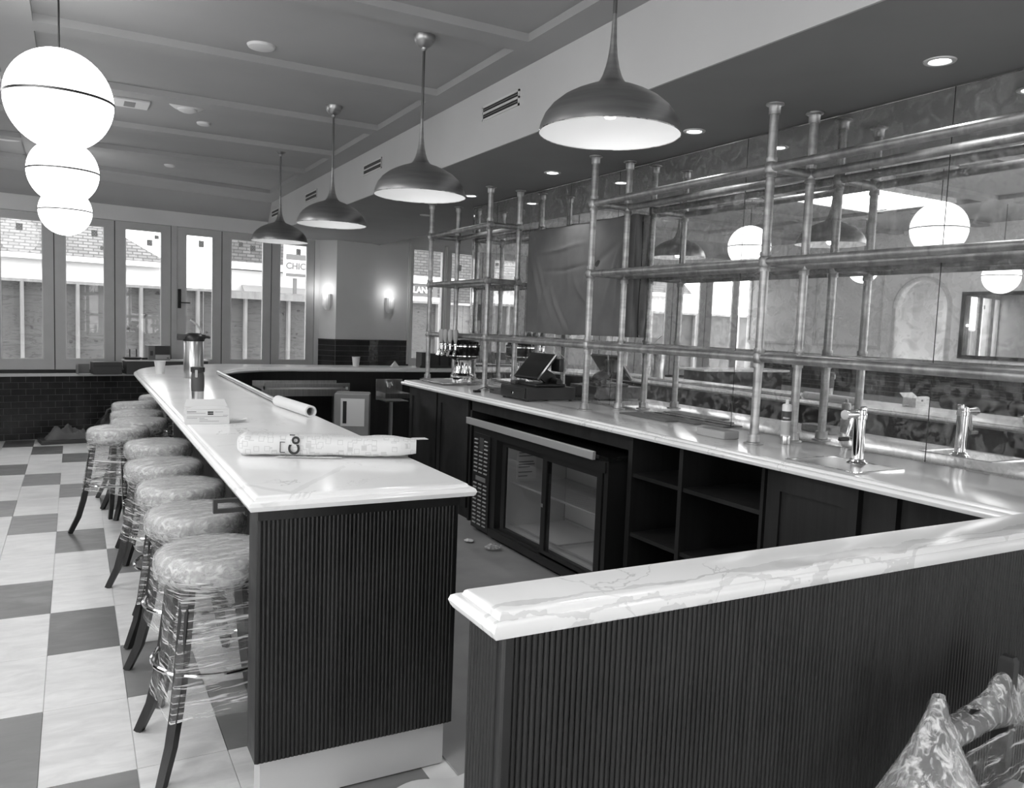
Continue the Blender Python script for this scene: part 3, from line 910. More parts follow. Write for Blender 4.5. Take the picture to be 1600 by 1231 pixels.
for i, (z, w) in enumerate(((.70, .1), (.67, .14), (.645, .12), (.60, .13), (.58, .14), (.56, .1), (.52, .12), (.49, .08))):
    obj('print_line', MB().box(2.975, 5.277, z, 2.975 + w, 5.279, z + .008), M['grey'], lb)

# ------------------------------------------------------------------ pipe rack
t = thing('pipe_rack', 'aged metal pipe shelving standing on the back bar up to the ceiling', 'shelf rack', (3.28, 4.5, ZC))
PR = .0225
PF, PB = 3.13, 3.418
posts = [(y, x) for y in (-.1, 1.47, 3.055, 4.65, 6.22, 7.5) for x in (PF, PB)]
def fitting(p, axis='z', r=.031, h=.05):
    mb = MB()
    prof = [(PR, -h), (r * .93, -h), (r * .93, -h * .7), (r * .86, -h * .55), (r, -h * .4), (r, h * .4), (r * .86, h * .55), (r * .93, h * .7), (r * .93, h), (PR, h)]
    mb.lathe(prof, 16, p)
    return mb
for y, x in posts:
    up = obj('upright', MB().tube([(x, y, ZC + .004), (x, y, ZL - .004)], PR, 16), M['brass'], t)
    fb = MB().lathe([(0, .001), (.05, .001), (.05, .007), (.034, .010), (.032, .05), (PR, .05)], 20, (x, y, ZC))
    obj('flange', fb, M['brass'], up)
    fb = MB().lathe([(0, -.001), (.046, -.001), (.046, -.008), (.034, -.011), (.030, -.016), (.029, -.055), (PR, -.055)], 20, (x, y, ZL))
    obj('flange', fb, M['brass'], up)
    for z in (1.52, 2.015, 2.49):
        f = fitting((x, y, z))
        if x == PF and z > 1.6 and y in (4.65,) or (y == 7.5) or (y == 6.22 and z > 1.6):
            yy = 1 if y != 4.65 else 1
            f.lathe([(0, -.045), (.02, -.043), (.028, -.03), (.028, 0)], 14, (x, y + (.0 if y != 7.5 else .0), z), Matrix.Rotation(radians(90 if y in (4.65, 7.5) else -90), 3, 'X'))
        obj('coupling', f, M['brass'], up)
def rail(p, q):
    return obj('rail', MB().tube([p, q], PR * .98, 16), M['brass'], t)
for x in (PF, PB):
    rail((x, -.1, 1.52), (x, 7.5, 1.52))
    for z in (2.015, 2.49):
        rail((x, -.1, z), (x, 4.65, z))
        rail((x, 6.22, z), (x, 7.5, z))
for y in (1.47, 3.055, 4.65, 6.22, 7.5):
    for z in (1.52, 2.015, 2.49):
        rail((PF, y, z), (PB, y, z))

# covered television
t = thing('covered_screen', 'flat screen hung on the mirror under a wrinkled grey cloth', 'covered screen', (3.48, 5.37, 1.58))
obj('screen_body', MB().box(3.488, 4.66, 1.62, XM - .002, 6.09, 2.41), M['black'], t)
CREASE = [(4.68, 2.42, 5.02, 1.75, .03, .016), (4.72, 2.40, 4.86, 1.72, .018, .012), (4.66, 2.32, 5.35, 2.02, .03, -.010), (6.1, 2.40, 5.86, 1.66, .03, .014), (6.08, 2.44, 5.70, 1.62, .022, .010), (5.95, 2.26, 5.25, 2.29, .016, .012), (5.85, 2.10, 5.15, 2.12, .014, -.010),
          (5.80, 1.95, 5.98, 1.66, .02, .013), (5.75, 1.98, 5.52, 1.60, .02, .012), (5.62, 1.85, 5.45, 1.60, .014, -.009), (5.4, 2.05, 5.2, 1.8, .02, .010), (4.75, 2.0, 4.66, 1.62, .02, .010), (5.5, 2.4, 5.45, 1.7, .03, .007), (5.15, 2.42, 4.98, 1.65, .04, -.008)]
def clothpt(i, j):
    nu, nv = 110, 80
    y = 4.615 + (6.135 - 4.615) * i / (nu - 1); z = 1.585 + (2.452 - 1.585) * j / (nv - 1)
    n = mnoise.fractal(Vector((y * 2.2, z * 1.2, 3.1)), 1.0, 2.0, 4)
    fold = .004 * n
    for (ya, za, yb, zb, wd_, am) in CREASE:
        dy, dz = yb - ya, zb - za; L2 = dy * dy + dz * dz
        tt = ((y - ya) * dy + (z - za) * dz) / L2
        if -.05 < tt < 1.05:
            dd = (y - ya) * dz / sqrt(L2) - (z - za) * dy / sqrt(L2) + .012 * sin(tt * 5) + .01 * n
            fold += am * math.exp(-(dd / wd_) ** 2) * max(0, min(1, sin(pi * min(1, max(0, tt)) * .9 + .2)))
    x = max(3.476 - fold, 3.453)
    if j == 0: z += .012 * n
    return (x, y, z)
obj('cloth_cover', MB().grid(110, 80, clothpt), M['cloth'], t)
def sidept(i, j):
    z = 1.59 + .86 * j / 20
    x = 3.468 + (XM - .004 - 3.468) * i / 4
    return (x, 4.615 + .006 * sin(9 * z + i), z)
obj('cloth_side', MB().grid(5, 21, sidept), M['cloth'], t)
obj('cloth_side', MB().grid(5, 21, lambda i, j: (3.468 + (XM - .004 - 3.468) * i / 4, 6.135, 1.59 + .86 * j / 20)), M['cloth'], t)
obj('cloth_top', MB().grid(5, 21, lambda i, j: (3.468 + (XM - .004 - 3.468) * i / 4, 4.615 + 1.52 * j / 20, 2.452 + .004 * sin(j * 1.3))), M['cloth'], t)

# ------------------------------------------------------------------ lamps
def light(name, kind, loc, power, parent, **kw):
    d = bpy.data.lights.new(name, kind); d.energy = power
    for k_, v in kw.items(): setattr(d, k_, v)
    o = bpy.data.objects.new(name, d); COL.objects.link(o)
    o.parent = parent; o.location = loc
    return o
RZ = 2.372
SH = [(.268, 0), (.2665, .012), (.262, .03), (.247, .066), (.222, .098), (.185, .128), (.145, .150), (.105, .167), (.072, .178), (.056, .186), (.046, .197), (.036, .216), (.027, .243), (.019, .28), (.0135, .325), (.0100, .38), (.0082, .44)]
IN = [(r - .003, z) for r, z in SH[:9]] + [(.0, .176)]
IN = [(.2655, .0)] + [(r - .004, z - .001) for r, z in SH[1:9]] + [(.03, .180), (0, .181)]
def pendant(loc):
    t = thing('pendant_lamp', '', 'pendant lamp', loc, 0, 'metal pendant lamps over the bar')
    top = ZP - RZ
    obj('lamp_shade', MB().lathe(SH, 48), M['shade'], t, world=False)
    obj('shade_lining', MB().lathe(IN, 48), M['lining'], t, world=False)
    obj('rim', MB().tube([(.267 * cos(a * pi / 24), .267 * sin(a * pi / 24), 0) for a in range(48)], .0022, 6, closed=True), M['chrome'], t, world=False)
    obj('stem', MB().tube([(0, 0, .43), (0, 0, top - .05)], .0080, 12), M['stem'], t, world=False)
    obj('canopy', MB().lathe([(.008, -.085), (.016, -.078), (.018, -.068), (.03, -.062), (.05, -.045), (.062, -.02), (.064, 0), (0, 0)], 28, (0, 0, top)), M['shade'], t, world=False)
    obj('bulb', MB().lathe([(0, .055), (.02, .06), (.03, .08), (.03, .1), (.018, .125), (.014, .16)], 16), M['bulb'], t, world=False)
    light('bulb_light', 'POINT', (0, 0, .03), BULB_W, t, shadow_soft_size=.03)
    light('down_light', 'SPOT', (0, 0, .02), PEND_W, t, spot_size=radians(135), spot_blend=.5, shadow_soft_size=.05)
    return t
pl = pendant((1.785, 2.57, RZ))
plab = ['large near metal pendant lamp in front of the pipe rack', 'second nearest metal pendant lamp, beside the bulkhead vents', 'third nearest metal pendant lamp over the bar', 'smallest and farthest metal pendant lamp before the street windows', 'metal pendant lamp nearest the photographer, seen only in the mirror']
pl['label'] = plab[0]
for y, lb in zip((4.47, 6.31, 8.13, .74), plab[1:]):
    o = copy_tree(pl); o.location = (1.785, y, RZ); o['label'] = lb

def globe(loc, R, label):
    t = thing('globe_lamp', label, 'globe lamp', loc, 0, 'opal globe lamps')
    top = ZP - loc[2]
    obj('globe', MB().lathe([(R * sin(pi * i / 28), -R * cos(pi * i / 28)) for i in range(29)], 48), M['globe'], t, world=False)
    obj('band', MB().lathe([(R * .99, -.006), (R + .004, -.006), (R + .004, .006), (R * .99, .006)], 64), M['bandmetal'], t, world=False)
    obj('cord', MB().tube([(0, 0, R - .004), (0, 0, top - .03)], .0045, 8), M['black'], t, world=False)
    obj('canopy', MB().lathe([(.0, -.035), (.115, -.035), (.125, -.028), (.125, 0)], 32, (0, 0, top)), M['shade'], t, world=False)
    return t
g0 = globe((-.055, 4.80, 2.69), .25, 'largest nearest glowing white globe lamp')
for (x, y, z), lb in (((-.062, 7.22, 2.685), 'middle glowing white globe lamp'), ((-.066, 9.68, 2.645), 'smallest farthest glowing white globe lamp in front of the windows')):
    o = copy_tree(g0); o.location = (x, y, z); o['label'] = lb
globe((-2.42, 7.45, 2.60), .2, 'small white globe lamp deeper in the mirror reflection')
globe((-2.3, 5.5, 2.42), .2, 'small white globe lamp low at the right of the mirror reflection')

# recessed downlights in the soffit
dl = None
dtexts = ['round recessed downlight nearest the photographer', 'round recessed downlight right of the large pendant', 'round recessed downlight between the second pendant and the rack',
          'round recessed downlight beside the far pipe rack', 'unlit round recessed ceiling fitting near the side windows']
for i, (x, y) in enumerate(((3.19, 2.21), (3.19, 3.73), (3.21, 5.35), (3.21, 6.78), (3.40, 8.33), (3.19, .7))):
    lab = dtexts[i] if i < 5 else 'round recessed downlight above the near end of the back bar'
    t = thing('downlight', lab, 'downlight', (x, y, ZL), 0, 'recessed downlights in the soffit')
    obj('trim_ring', MB().lathe([(.042, -.003), (.046, -.006), (.062, -.005), (.065, 0), (.042, 0)], 28), M['trimw'], t, world=False)
    obj('lens', MB().lathe([(0, -.002), (.042, -.003)], 24), M['downlamp'] if i != 4 else M['white'], t, world=False)
    if i != 4:
        light('spot', 'SPOT', (0, 0, -.02), DOWN_W, t, spot_size=radians(110), spot_blend=.6, shadow_soft_size=.04)

# slot vents on the bulkhead
for y0, lab in ((4.54, 'slot air vent on the bulkhead, nearest'), (7.11, 'slot air vent on the bulkhead behind the second pendant'), (9.32, 'slot air vent on the bulkhead behind the third pendant'), (11.2, 'slot air vent on the bulkhead, farthest')):
    t = thing('slot_vent', lab, 'air vent', (XB - .012, y0 + .26, 3.06), 0, 'slot vents on the bulkhead')
    y1 = y0 + .52; x = XB - .012
    f = MB()
    for z0, z1 in ((3.015, 3.028), (3.058, 3.072), (3.100, 3.114)): f.box(x - .008, y0, z0, x, y1, z1)
    f.box(x - .008, y0, 3.015, x, y0 + .014, 3.114).box(x - .008, y1 - .014, 3.015, x, y1, 3.114)
    obj('frame', f, M['trimw'], t)
    for z0 in (3.029, 3.073):
        obj('slot', MB().box(x - .004, y0 + .014, z0, x - .001, y1 - .014, z0 + .028), M['blackin'], t)
        obj('blade', MB().box(x - .007, y0 + .014, z0 + .012, x - .004, y1 - .014, z0 + .016), M['grey'], t)

# small ceiling fittings
t = thing('ceiling_panel', 'small square white access plate on the ceiling beside the globe lamps', 'ceiling plate', (.4, 7.18, ZP))
obj('plate', MB().box(.26, 7.05, ZP - .018, .54, 7.31, ZP), M['trimw'], t, bevel=.004)
obj('grille', MB().box(.36, 7.1, ZP - .021, .44, 7.26, ZP - .018), M['grey'], t)
t = thing('ceiling_speaker', 'round white dome detector on the ceiling', 'detector', (.8, 6.95, ZP))
obj('dome', MB().lathe([(0, -.07), (.04, -.068), (.07, -.055), (.075, -.045), (.10, -.04), (.13, -.02), (.15, 0)], 32), M['trimw'], t, world=False)
for (x, y, r, lab) in ((1.0, 7.55, .06, 'small round white sensor beside the dome detector'), (.955, 9.9, .06, 'small round white sensor toward the windows'), (1.016, 5.2, .085, 'round white ceiling disc nearest the photographer'), (-.573, 9.42, .15, 'wide round white ceiling speaker left of the globes')):
    o = obj('ceiling_disc', MB().lathe([(0, -.02), (r * .7, -.02), (r * .9, -.014), (r, 0)], 28, (x, y, ZP)), M['trimw'])
    tag(o, lab, 'ceiling fitting', 'round ceiling fittings')

# wall lights
def sconce(p, n, label):
    n = Vector(n).normalized()
    ang = atan2(n.y, n.x)
    t = thing('wall_light', label, 'wall light', p, ang, 'fluted wall lights')
    mb = MB(); vs = []; nu, nv = 25, 12
    for j in range(nv):
        z = -.24 + .24 * j / (nv - 1)
        k_ = 1 - max(0, (-z - .15) / .09) ** 2 * .55
        for i in range(nu):
            a = -pi / 2 + pi * i / (nu - 1)
            r = (.078 * k_) * (1 - .07 * (i % 3 == 0))
            vs.append((r * cos(a) * .95, r * sin(a) * 1.0, z))
    fs = [(j * nu + i, j * nu + i + 1, (j + 1) * nu + i + 1, (j + 1) * nu + i) for j in range(nv - 1) for i in range(nu - 1)]
    fs.append(tuple(range(nu)))
    mb.add(vs, fs, False)
    obj('fluted_shade', mb, M['sconce'], t, world=False)
    obj('lamp', MB().lathe([(0, -.01), (.045, -.01)], 16, (.03, 0, 0)), M['sconceglow'], t, world=False)
    light('up_light', 'POINT', (.16, 0, .07), 1.7, t, shadow_soft_size=.03)
    return t
mid = Vector((3.362, 12.023, 2.005)); sconce(mid + Vector((-.72, -.70, 0)) * .004, (-.689, -.725, 0), 'fluted wall light on the slanted pier face by the windows')
q = Vector((4.40, 12.201, 1.998)); sconce(q - wn * .004, -wn, 'fluted wall light between the pier and the side window')
sconce((XL - .695, 7.45, 1.95), (1, 0, 0), 'fluted wall light inside the arch, seen in the mirror')

# ------------------------------------------------------------------ wrapped stools
LEGP = [(.165, .70), (.178, .60), (.195, .48), (.212, .36), (.235, .24), (.268, .12), (.325, .0)]
def rc(z):
    for (r0, z0), (r1, z1) in zip(LEGP, LEGP[1:]):
        if z1 <= z <= z0:
            f = (z - z1) / (z0 - z1); return r1 + (r0 - r1) * f
    return LEGP[0][0]
def wrap_mesh(seed, zb):
    mb = MB(); nu, nv = 72, 46
    def fn(i, j):
        a = 2 * pi * i / nu; f = j / (nv - 1)
        z = .735 - (.735 - zb) * f
        s = max(abs(cos(a)), abs(sin(a)))
        sq = rc(min(z, .7)) * cos(pi / 4) / max(abs(cos(a)), abs(sin(a))) + .030
        sq = min(sq, rc(min(z, .7)) + .027)
        cir = .216
        m_ = min(1, max(0, (.70 - z) / .14)); m_ = m_ * m_ * (3 - 2 * m_)
        r = cir * (1 - m_) + sq * m_
        p = Vector((cos(a) * 2.4 + seed * 3.7, sin(a) * 2.4, z * 5))
        r += .009 * m_ * mnoise.fractal(p, 1.0, 2.0, 3) + .003 * mnoise.noise(p * 3)
        zz = z
        if j == nv - 1: zz += .05 * mnoise.noise(Vector((cos(a) * 1.5, sin(a) * 1.5, seed * 2.0)))
        return (r * cos(a), r * sin(a), zz)
    mb.grid(nu, nv, fn, wrap_u=True)
    return mb
def cap_mesh(seed):
    mb = MB(); nu, nv = 60, 16
    prof = [(.0, .776), (.03, .776), (.07, .776), (.11, .775), (.15, .773), (.18, .771), (.197, .767), (.208, .758), (.214, .745), (.216, .73), (.216, .715), (.215, .70), (.213, .688), (.208, .676), (.200, .665), (.19, .655)]
    def fn(i, j):
        a = 2 * pi * i / nu; r, z = prof[j]
        p = Vector((r * cos(a) * 9 + seed * 5, r * sin(a) * 9, z * 4))
        n = mnoise.fractal(p, 1.0, 2.0, 4)
        return ((r + .0025 * n) * cos(a), (r + .0025 * n) * sin(a), z + .002 * n)
    mb.grid(nu, nv, fn, wrap_u=True)
    return mb
def make_stool(seed, zb):
    t = thing('bar_stool', '', 'bar stool', (0, 0, 0), 0, 'bar stools wrapped in clear film')
    obj('seat', MB().lathe([(0, .766), (.15, .766), (.19, .762), (.203, .750), (.207, .73), (.205, .70), (.198, .69), (0, .69)], 40), M['seat'], t, world=False)
    obj('seat_frame', MB().lathe([(0, .69), (.178, .69), (.178, .655), (.160, .655), (.160, .66), (0, .66)], 32), M['leg'], t, world=False)
    for k_ in range(4):
        a = pi / 4 + k_ * pi / 2
        obj('leg', MB().bar([(r * cos(a), r * sin(a), z) for r, z in LEGP], [.017, .018, .018, .018, .017, .016, .014], [.020, .020, .020, .019, .018, .017, .015], (cos(a), sin(a), 0)), M['leg'], t, world=False)
    R = rc(.36) + .005
    obj('foot_ring', MB().tube([(R * cos(a * pi / 20), R * sin(a * pi / 20), .36) for a in range(40)], .009, 8, closed=True), M['chrome'], t, world=False)
    obj('seat_film', cap_mesh(seed), M['filmseat'], t, world=False)
    obj('leg_film', wrap_mesh(seed, zb), M['filmleg'], t, world=False)
    return t
protos = [make_stool(1, .20), make_stool(2, .26), make_stool(3, .30)]
slab_ = ['film-wrapped bar stool nearest the ribbed bar end', 'second film-wrapped bar stool from the ribbed bar end', 'third film-wrapped bar stool from the ribbed bar end',
         'fourth film-wrapped bar stool from the ribbed bar end', 'fifth film-wrapped bar stool from the ribbed bar end', 'film-wrapped bar stool pulled out onto the chequered floor',
         'film-wrapped bar stool just behind the pulled-out one', 'third film-wrapped bar stool from the far bend of the bar', 'second film-wrapped bar stool from the far bend of the bar',
         'farthest film-wrapped bar stool, mostly hidden by the bar']
sp = [(.462, 3.12, 5), (.478, 3.77, 12), (.480, 4.39, -8), (.462, 5.06, 20), (.500, 5.85, 3), (.288, 6.63, -37), (.465, 7.14, 10), (.485, 7.70, 30), (.52, 8.40, 0), (.80, 9.12, 15)]
for i, (x, y, a) in enumerate(sp):
    k_ = (0, 1, 0, 2, 1, 2, 0, 1, 2, 0)[i]
    if i in (0, 1, 3): t = protos[(0, 1, None, 2)[i]]
    else: t = copy_tree(protos[k_])
    t.location = (x, y, 0); t.rotation_euler = (0, 0, radians(a)); t['label'] = slab_[i]

# wrapped chair in the near right corner
t = thing('wrapped_chair', 'dark wooden chair back bunched in clear film at the near right corner', 'chair', (2.0, 1.0, 0))
p1, p2 = Vector((1.833, 1.138, 0)), Vector((2.215, 1.190, 0))
ax = (p2 - p1).normalized(); ay = Vector((ax.y, -ax.x, 0))        # ay: toward the seat (photographer)
for p, h in ((p1, .775), (p2, .800)):
    obj('back_post', MB().bar([p + ay * .03 + Vector((0, 0, 0)), p + Vector((0, 0, .42)), p + Vector((0, 0, h - .012)), p + Vector((0, 0, h))], [.016, .017, .016, .011], [.020, .022, .02, .014], tuple(ay)), M['leg'], t)
obj('top_rail', MB().bar([p1 + Vector((0, 0, .665)), p2 + Vector((0, 0, .665))], .012, .035, (0, 0, 1)), M['leg'], t)
obj('seat', MB().prism([tuple((p1 - ax * .03 + ay * .02)[:2]), tuple((p1 - ax * .05 + ay * .42)[:2]), tuple((p2 + ax * .05 + ay * .42)[:2]), tuple((p2 + ax * .03 + ay * .02)[:2])], .42, .46), M['seat'], t, bevel=.01)
for p in (p1 - ax * .03 + ay * .39, p2 + ax * .03 + ay * .39):
    obj('front_leg', MB().bar([p, p + Vector((0, 0, .42))], [.013, .018], [.013, .018], (0, 1, 0)), M['leg'], t)
def chairfilm(i, j):
    # tent of film from the left post out over a bulge at the left, gathered at the post top
    nu, nv = 40, 26
    f = j / (nv - 1); a = 2 * pi * i / nu
    z = .785 - .36 * f
    spread = .018 + .25 * f ** 1.25
    cx = p1.x - .15 * f; cy = p1.y - .10 * f
    px = cx + cos(a) * spread * 1.02; py = cy + sin(a) * spread * .72
    n = mnoise.fractal(Vector((px * 9, py * 9, z * 7)), 1.0, 2.0, 4)
    px += n * .012 * f + .006 * cos(5 * a) * f; py += n * .012 * f
    return (px, min(py, 1.335), z)
obj('film_tent', MB().grid(40, 26, chairfilm, wrap_u=True), M['filmchair'], t)
def bandfilm(i, j):
    nu, nv = 60, 22
    s = i / (nu - 1); a = 2 * pi * j / (nv - 1)
    p = p1 + (p2 + ax * .22 - p1) * s
    top = .705 + .055 * (abs(s - .63) < 1) * math.exp(-((s - .63) / .16) ** 2) + .03 * math.exp(-((s) / .1) ** 2) - .0 * s
    bot = .60 + .03 * sin(pi * s * 1.6)
    zc, hz = (top + bot) / 2, (top - bot) / 2
    q = p + ay * (.035 * cos(a)) + Vector((0, 0, zc + hz * sin(a)))
    n = mnoise.fractal(Vector((q.x * 14, q.y * 14, q.z * 16)), 1.0, 2.0, 4)
    return tuple(q + ay * n * .012 + Vector((0, 0, n * .008)))
obj('film_band', MB().grid(60, 22, bandfilm), M['filmchair'], t)
def sheetfilm(i, j):
    s = i / 29; f = j / 19
    p = p1 + (p2 + ax * .2 - p1) * s + ay * (.03 + .06 * sin(pi * f))
    z = .62 - .3 * f
    n = mnoise.fractal(Vector((p.x * 12 + z * 6, p.y * 9, z * 12)), 1.0, 2.0, 3)
    q = p + ay * n * .012
    return (q.x, q.y, z)
obj('film_sheet', MB().grid(30, 20, sheetfilm), M['filmleg'], t)

# ------------------------------------------------------------------ things on the bar
E1 = ZC
t = thing('airpot', 'steel airpot coffee dispenser with black lever lid on the bar', 'coffee dispenser', (.93, 7.58, E1))
obj('body', MB().lathe([(0, 0), (.082, 0), (.084, .008), (.084, .325), (.078, .335), (0, .335)], 40), M['steel'], t, world=False)
lid = MB().lathe([(.088, .325), (.092, .335), (.09, .36), (.075, .38), (.05, .395), (0, .398)], 28)
lid.prism([(-.135, -.028), (-.05, -.055), (.05, -.05), (.095, -.02), (.095, .02), (.05, .05), (-.05, .055), (-.135, .028)], .345, .385)
lid.prism([(-.135, -.022), (-.08, -.03), (-.08, .03), (-.135, .022)], .33, .36)
obj('lid', lid, M['black'], t, world=False)
obj('spout', MB().tube([(.08, 0, .365), (.125, 0, .362), (.135, 0, .355)], .012, 10), M['black'], t, world=False)
obj('carry_handle', MB().tube([(.075, 0, .385), (.055, 0, .43), (.025, 0, .47), (-.015, 0, .50), (-.03, 0, .51)], .008, 8), M['greylight'], t, world=False)
t = thing('travel_tumbler', 'black and steel travel tumbler standing in front of the airpot', 'tumbler', (.675, 5.30, E1))
obj('cup', MB().lathe([(0, 0), (.031, 0), (.033, .005), (.037, .09), (0, .09)], 32), M['steel'], t, world=False)
obj('sleeve', MB().lathe([(.0375, .088), (.0395, .12), (.039, .18), (.036, .20), (.035, .205)], 32), M['greydark'], t, world=False)
obj('lid', MB().lathe([(.036, .203), (.041, .208), (.042, .235), (.036, .238), (0, .236)], 32), M['black'], t, world=False)
obj('button', MB().box(-.02, -.046, .175, -.006, -.034, .222), M['greylight'], t, world=False, bevel=.003)
# carton
t = thing('glove_carton', 'flat open white carton with small print on the bar beside the tumbler', 'carton', (.61, 4.43, E1), radians(-4))
obj('carton', MB().box(-.108, -.06, 0, .108, .06, .078), M['cardlight'], t, world=False, bevel=.002)
obj('flap', MB().prism([(-.108, .0), (.108, .0), (.075, .016), (-.06, .016)], -.001, 0.001, Matrix.Translation((0, -.06, .078)) @ Matrix.Rotation(radians(80), 4, 'X')), M['cardlight'], t, world=False)
obj('flap', MB().prism([(-.108, .0), (.108, .0), (.095, .055), (-.095, .055)], -.001, 0.001, Matrix.Translation((0, .06, .078)) @ Matrix.Rotation(radians(40), 4, 'X')), M['cardlight'], t, world=False)
pr_ = MB()
for x0, x1, z in ((-.10, -.055, .063), (-.10, -.01, .056), (.035, .075, .062), (.075, .10, .044), (-.10, .095, .038), (-.10, -.05, .03), (-.04, -.015, .03), (-.04, 0, .022), (-.04, .055, .014)):
    pr_.box(x0, -.0608, z, x1, -.06, z + (.004 if z in (.063,) else .0018))
obj('print', pr_, M['grey'], t, world=False)
obj('logo', MB().box(.0, -.061, .058, .028, -.06, .066).box(.0, -.061, .048, .028, -.06, .056), M['ink'], t, world=False)
t = thing('paper_slips', 'small folded paper slips beside the white carton', 'paper', (.775, 4.42, E1))
for k_ in range(2):
    obj('slip', MB().grid(9, 4, lambda i, j: (-.035 + .07 * i / 8, -.02 + .04 * j / 3, .006 + k_ * .009 + .006 * ((i - 4) / 4) ** 2)), M['paper'], t, world=False)
def cup(loc, label):
    t = thing('paper_cup', label, 'cup', loc, 0, 'paper cups on the bar')
    obj('cup', MB().lathe([(0, .004), (.034, .004), (.035, 0), (.036, .004), (.049, .112), (.051, .115), (.048, .117), (.046, .112), (.034, .008), (0, .008)], 28), M['paper'], t, world=False)
    obj('rolled_rim', MB().tube([(.0495 * cos(a * pi / 14), .0495 * sin(a * pi / 14), .115) for a in range(28)], .0022, 6, closed=True), M['paper'], t, world=False)
    return t
cup((.70, 8.08, E1), 'white paper cup left of the airpot near the bend of the bar')
cup((3.02, 9.50, E1), 'white paper cup on the far run of the bar below the pier')

# mailer package lying across the bar
t = thing('mailer_package', 'long pale printed mailer package lying across the bar end', 'package', (.925, 3.25, E1), radians(-22))
LN = .72
def mailpt(i, j):
    nu, nv = 46, 28
    s = i / (nu - 1); a = 2 * pi * j / nv
    x = -LN / 2 + LN * s
    e = min(1, .62 + 6 * s ** .8) if s < .1 else 1
    e *= 1 - .25 * max(0, (s - .9) / .1)
    hy = .062 * e; hz = .044 * e * (1 - .12 * s)
    c_, s_ = cos(a), sin(a)
    y = hy * (abs(c_) ** .6) * (1 if c_ > 0 else -1); z = hz * (abs(s_) ** .55) * (1 if s_ > 0 else -1)
    n = mnoise.fractal(Vector((x * 9, y * 14, z * 14)), 1.0, 2.0, 4)
    damp = .35 if abs(c_) > .6 and c_ < 0 else 1
    return (x, y + n * .006 * damp, max(.002, .044 + .003 + z + n * .004))
mb = MB(); nu, nv = 46, 28
vs = [mailpt(i, j) for j in range(nv) for i in range(nu)]
fs = [(j * nu + i, j * nu + i + 1, ((j + 1) % nv) * nu + i + 1, ((j + 1) % nv) * nu + i) for j in range(nv) for i in range(nu - 1)]
fs += [tuple(j * nu for j in range(nv)), tuple(j * nu + nu - 1 for j in range(nv - 1, -1, -1))]
mb.add(vs, fs, True)
obj('wrapper', mb, M['mail'], t, world=False)
obj('torn_flap', MB().prism([(LN / 2 - .03, .0), (LN / 2 + .05, .03), (LN / 2 + .035, .07), (LN / 2 - .02, .055)], .074, .0765), M['mail'], t, world=False)
obj('crumpled_seam', MB().grid(24, 4, lambda i, j: (-.2 + .26 * i / 23, -.055 - .02 * j / 3, .003 + .006 * abs(sin(i * 1.7 + j)) * (1 - j / 4))), M['mail'], t, world=False)
Mt = Matrix.LocRotScale(t.location, t.rotation_euler, (1, 1, 1))
text_obj('lettering', 'Co', .060, M['ink'], Mt @ Matrix.Translation((-.128, -.0695, .052)) @ Matrix.Rotation(pi / 2, 4, 'X') @ Matrix.Rotation(pi / 2, 4, 'Z'), t, .0012)
br_ = MB()
br_.box(-.186, -.069, .022, -.183, -.066, .066).box(-.183, -.069, .022, -.166, -.066, .0245).box(-.183, -.069, .0635, -.166, -.066, .066)
obj('letter_stub', MB().box(-.148, -.069, .0925, -.128, -.062, .0955), M['ink'], t, world=False)
obj('bracket_mark', br_, M['ink'], t, world=False)

# rolled tube and long strip lying along the inner edge
t = thing('cardboard_tube', 'white hollow cardboard tube lying on the inner edge of the bar', 'tube', (1.17, 4.85, E1))
d = Vector((-.05, .62, 0)); a0 = Vector((1.19, 4.56, E1 + .034))
tb = MB()
u_ = d.normalized(); rot = u_.to_track_quat('Z', 'Y').to_matrix()
tb.lathe([(.024, 0), (.034, 0), (.034, d.length), (.024, d.length), (.024, 0)], 28, a0, rot)
obj('tube', tb, M['paper'], t)
o = obj('metal_conduit', MB().tube([(1.16, 5.2, E1 + .017), (1.205, 8.05, E1 + .017)], .016, 14), M['steel'])
tag(o, 'long thin steel conduit lying along the inner bar edge behind the tube', 'pipe')

# ------------------------------------------------------------------ things on the back bar
t = thing('drip_tray', 'flat rimmed tray under the beer tower', 'tray', (3.1, 7.0, E1))
obj('tray', MB().box(2.965, 6.74, E1 + .006, 3.33, 7.30, E1 + .018), M['steel'], t, bevel=.004)
obj('rim', MB().box(2.965, 6.74, E1 + .018, 2.975, 7.30, E1 + .024).box(3.32, 6.74, E1 + .018, 3.33, 7.30, E1 + .024).box(2.975, 6.74, E1 + .018, 3.32, 6.75, E1 + .024).box(2.975, 7.29, E1 + .018, 3.32, 7.30, E1 + .024), M['chrome'], t)
obj('foot', MB().box(2.98, 6.76, E1, 3.0, 6.78, E1 + .006).box(3.23, 6.76, E1, 3.25, 6.78, E1 + .006).box(2.98, 7.26, E1, 3.0, 7.28, E1 + .006).box(3.23, 7.26, E1, 3.25, 7.28, E1 + .006), M['black'], t)
t = thing('beer_tower', 'chrome and black drum beer tower with pale tap handles', 'beer tower', (3.215, 6.85, E1 + .018))
def fl_lathe(prof, seg, fl, depth):
    mb = MB(); n = len(prof); vs = []
    for k_ in range(seg):
        a = 2 * pi * k_ / seg
        for r, z, f in prof:
            rr = r * (1 - depth * f * (.5 + .5 * cos(fl * a)))
            vs.append((rr * cos(a), rr * sin(a), z))
    fs = [(k_ * n + i, ((k_ + 1) % seg) * n + i, ((k_ + 1) % seg) * n + i + 1, k_ * n + i + 1) for k_ in range(seg) for i in range(n - 1)]
    return mb.add(vs, fs, True)
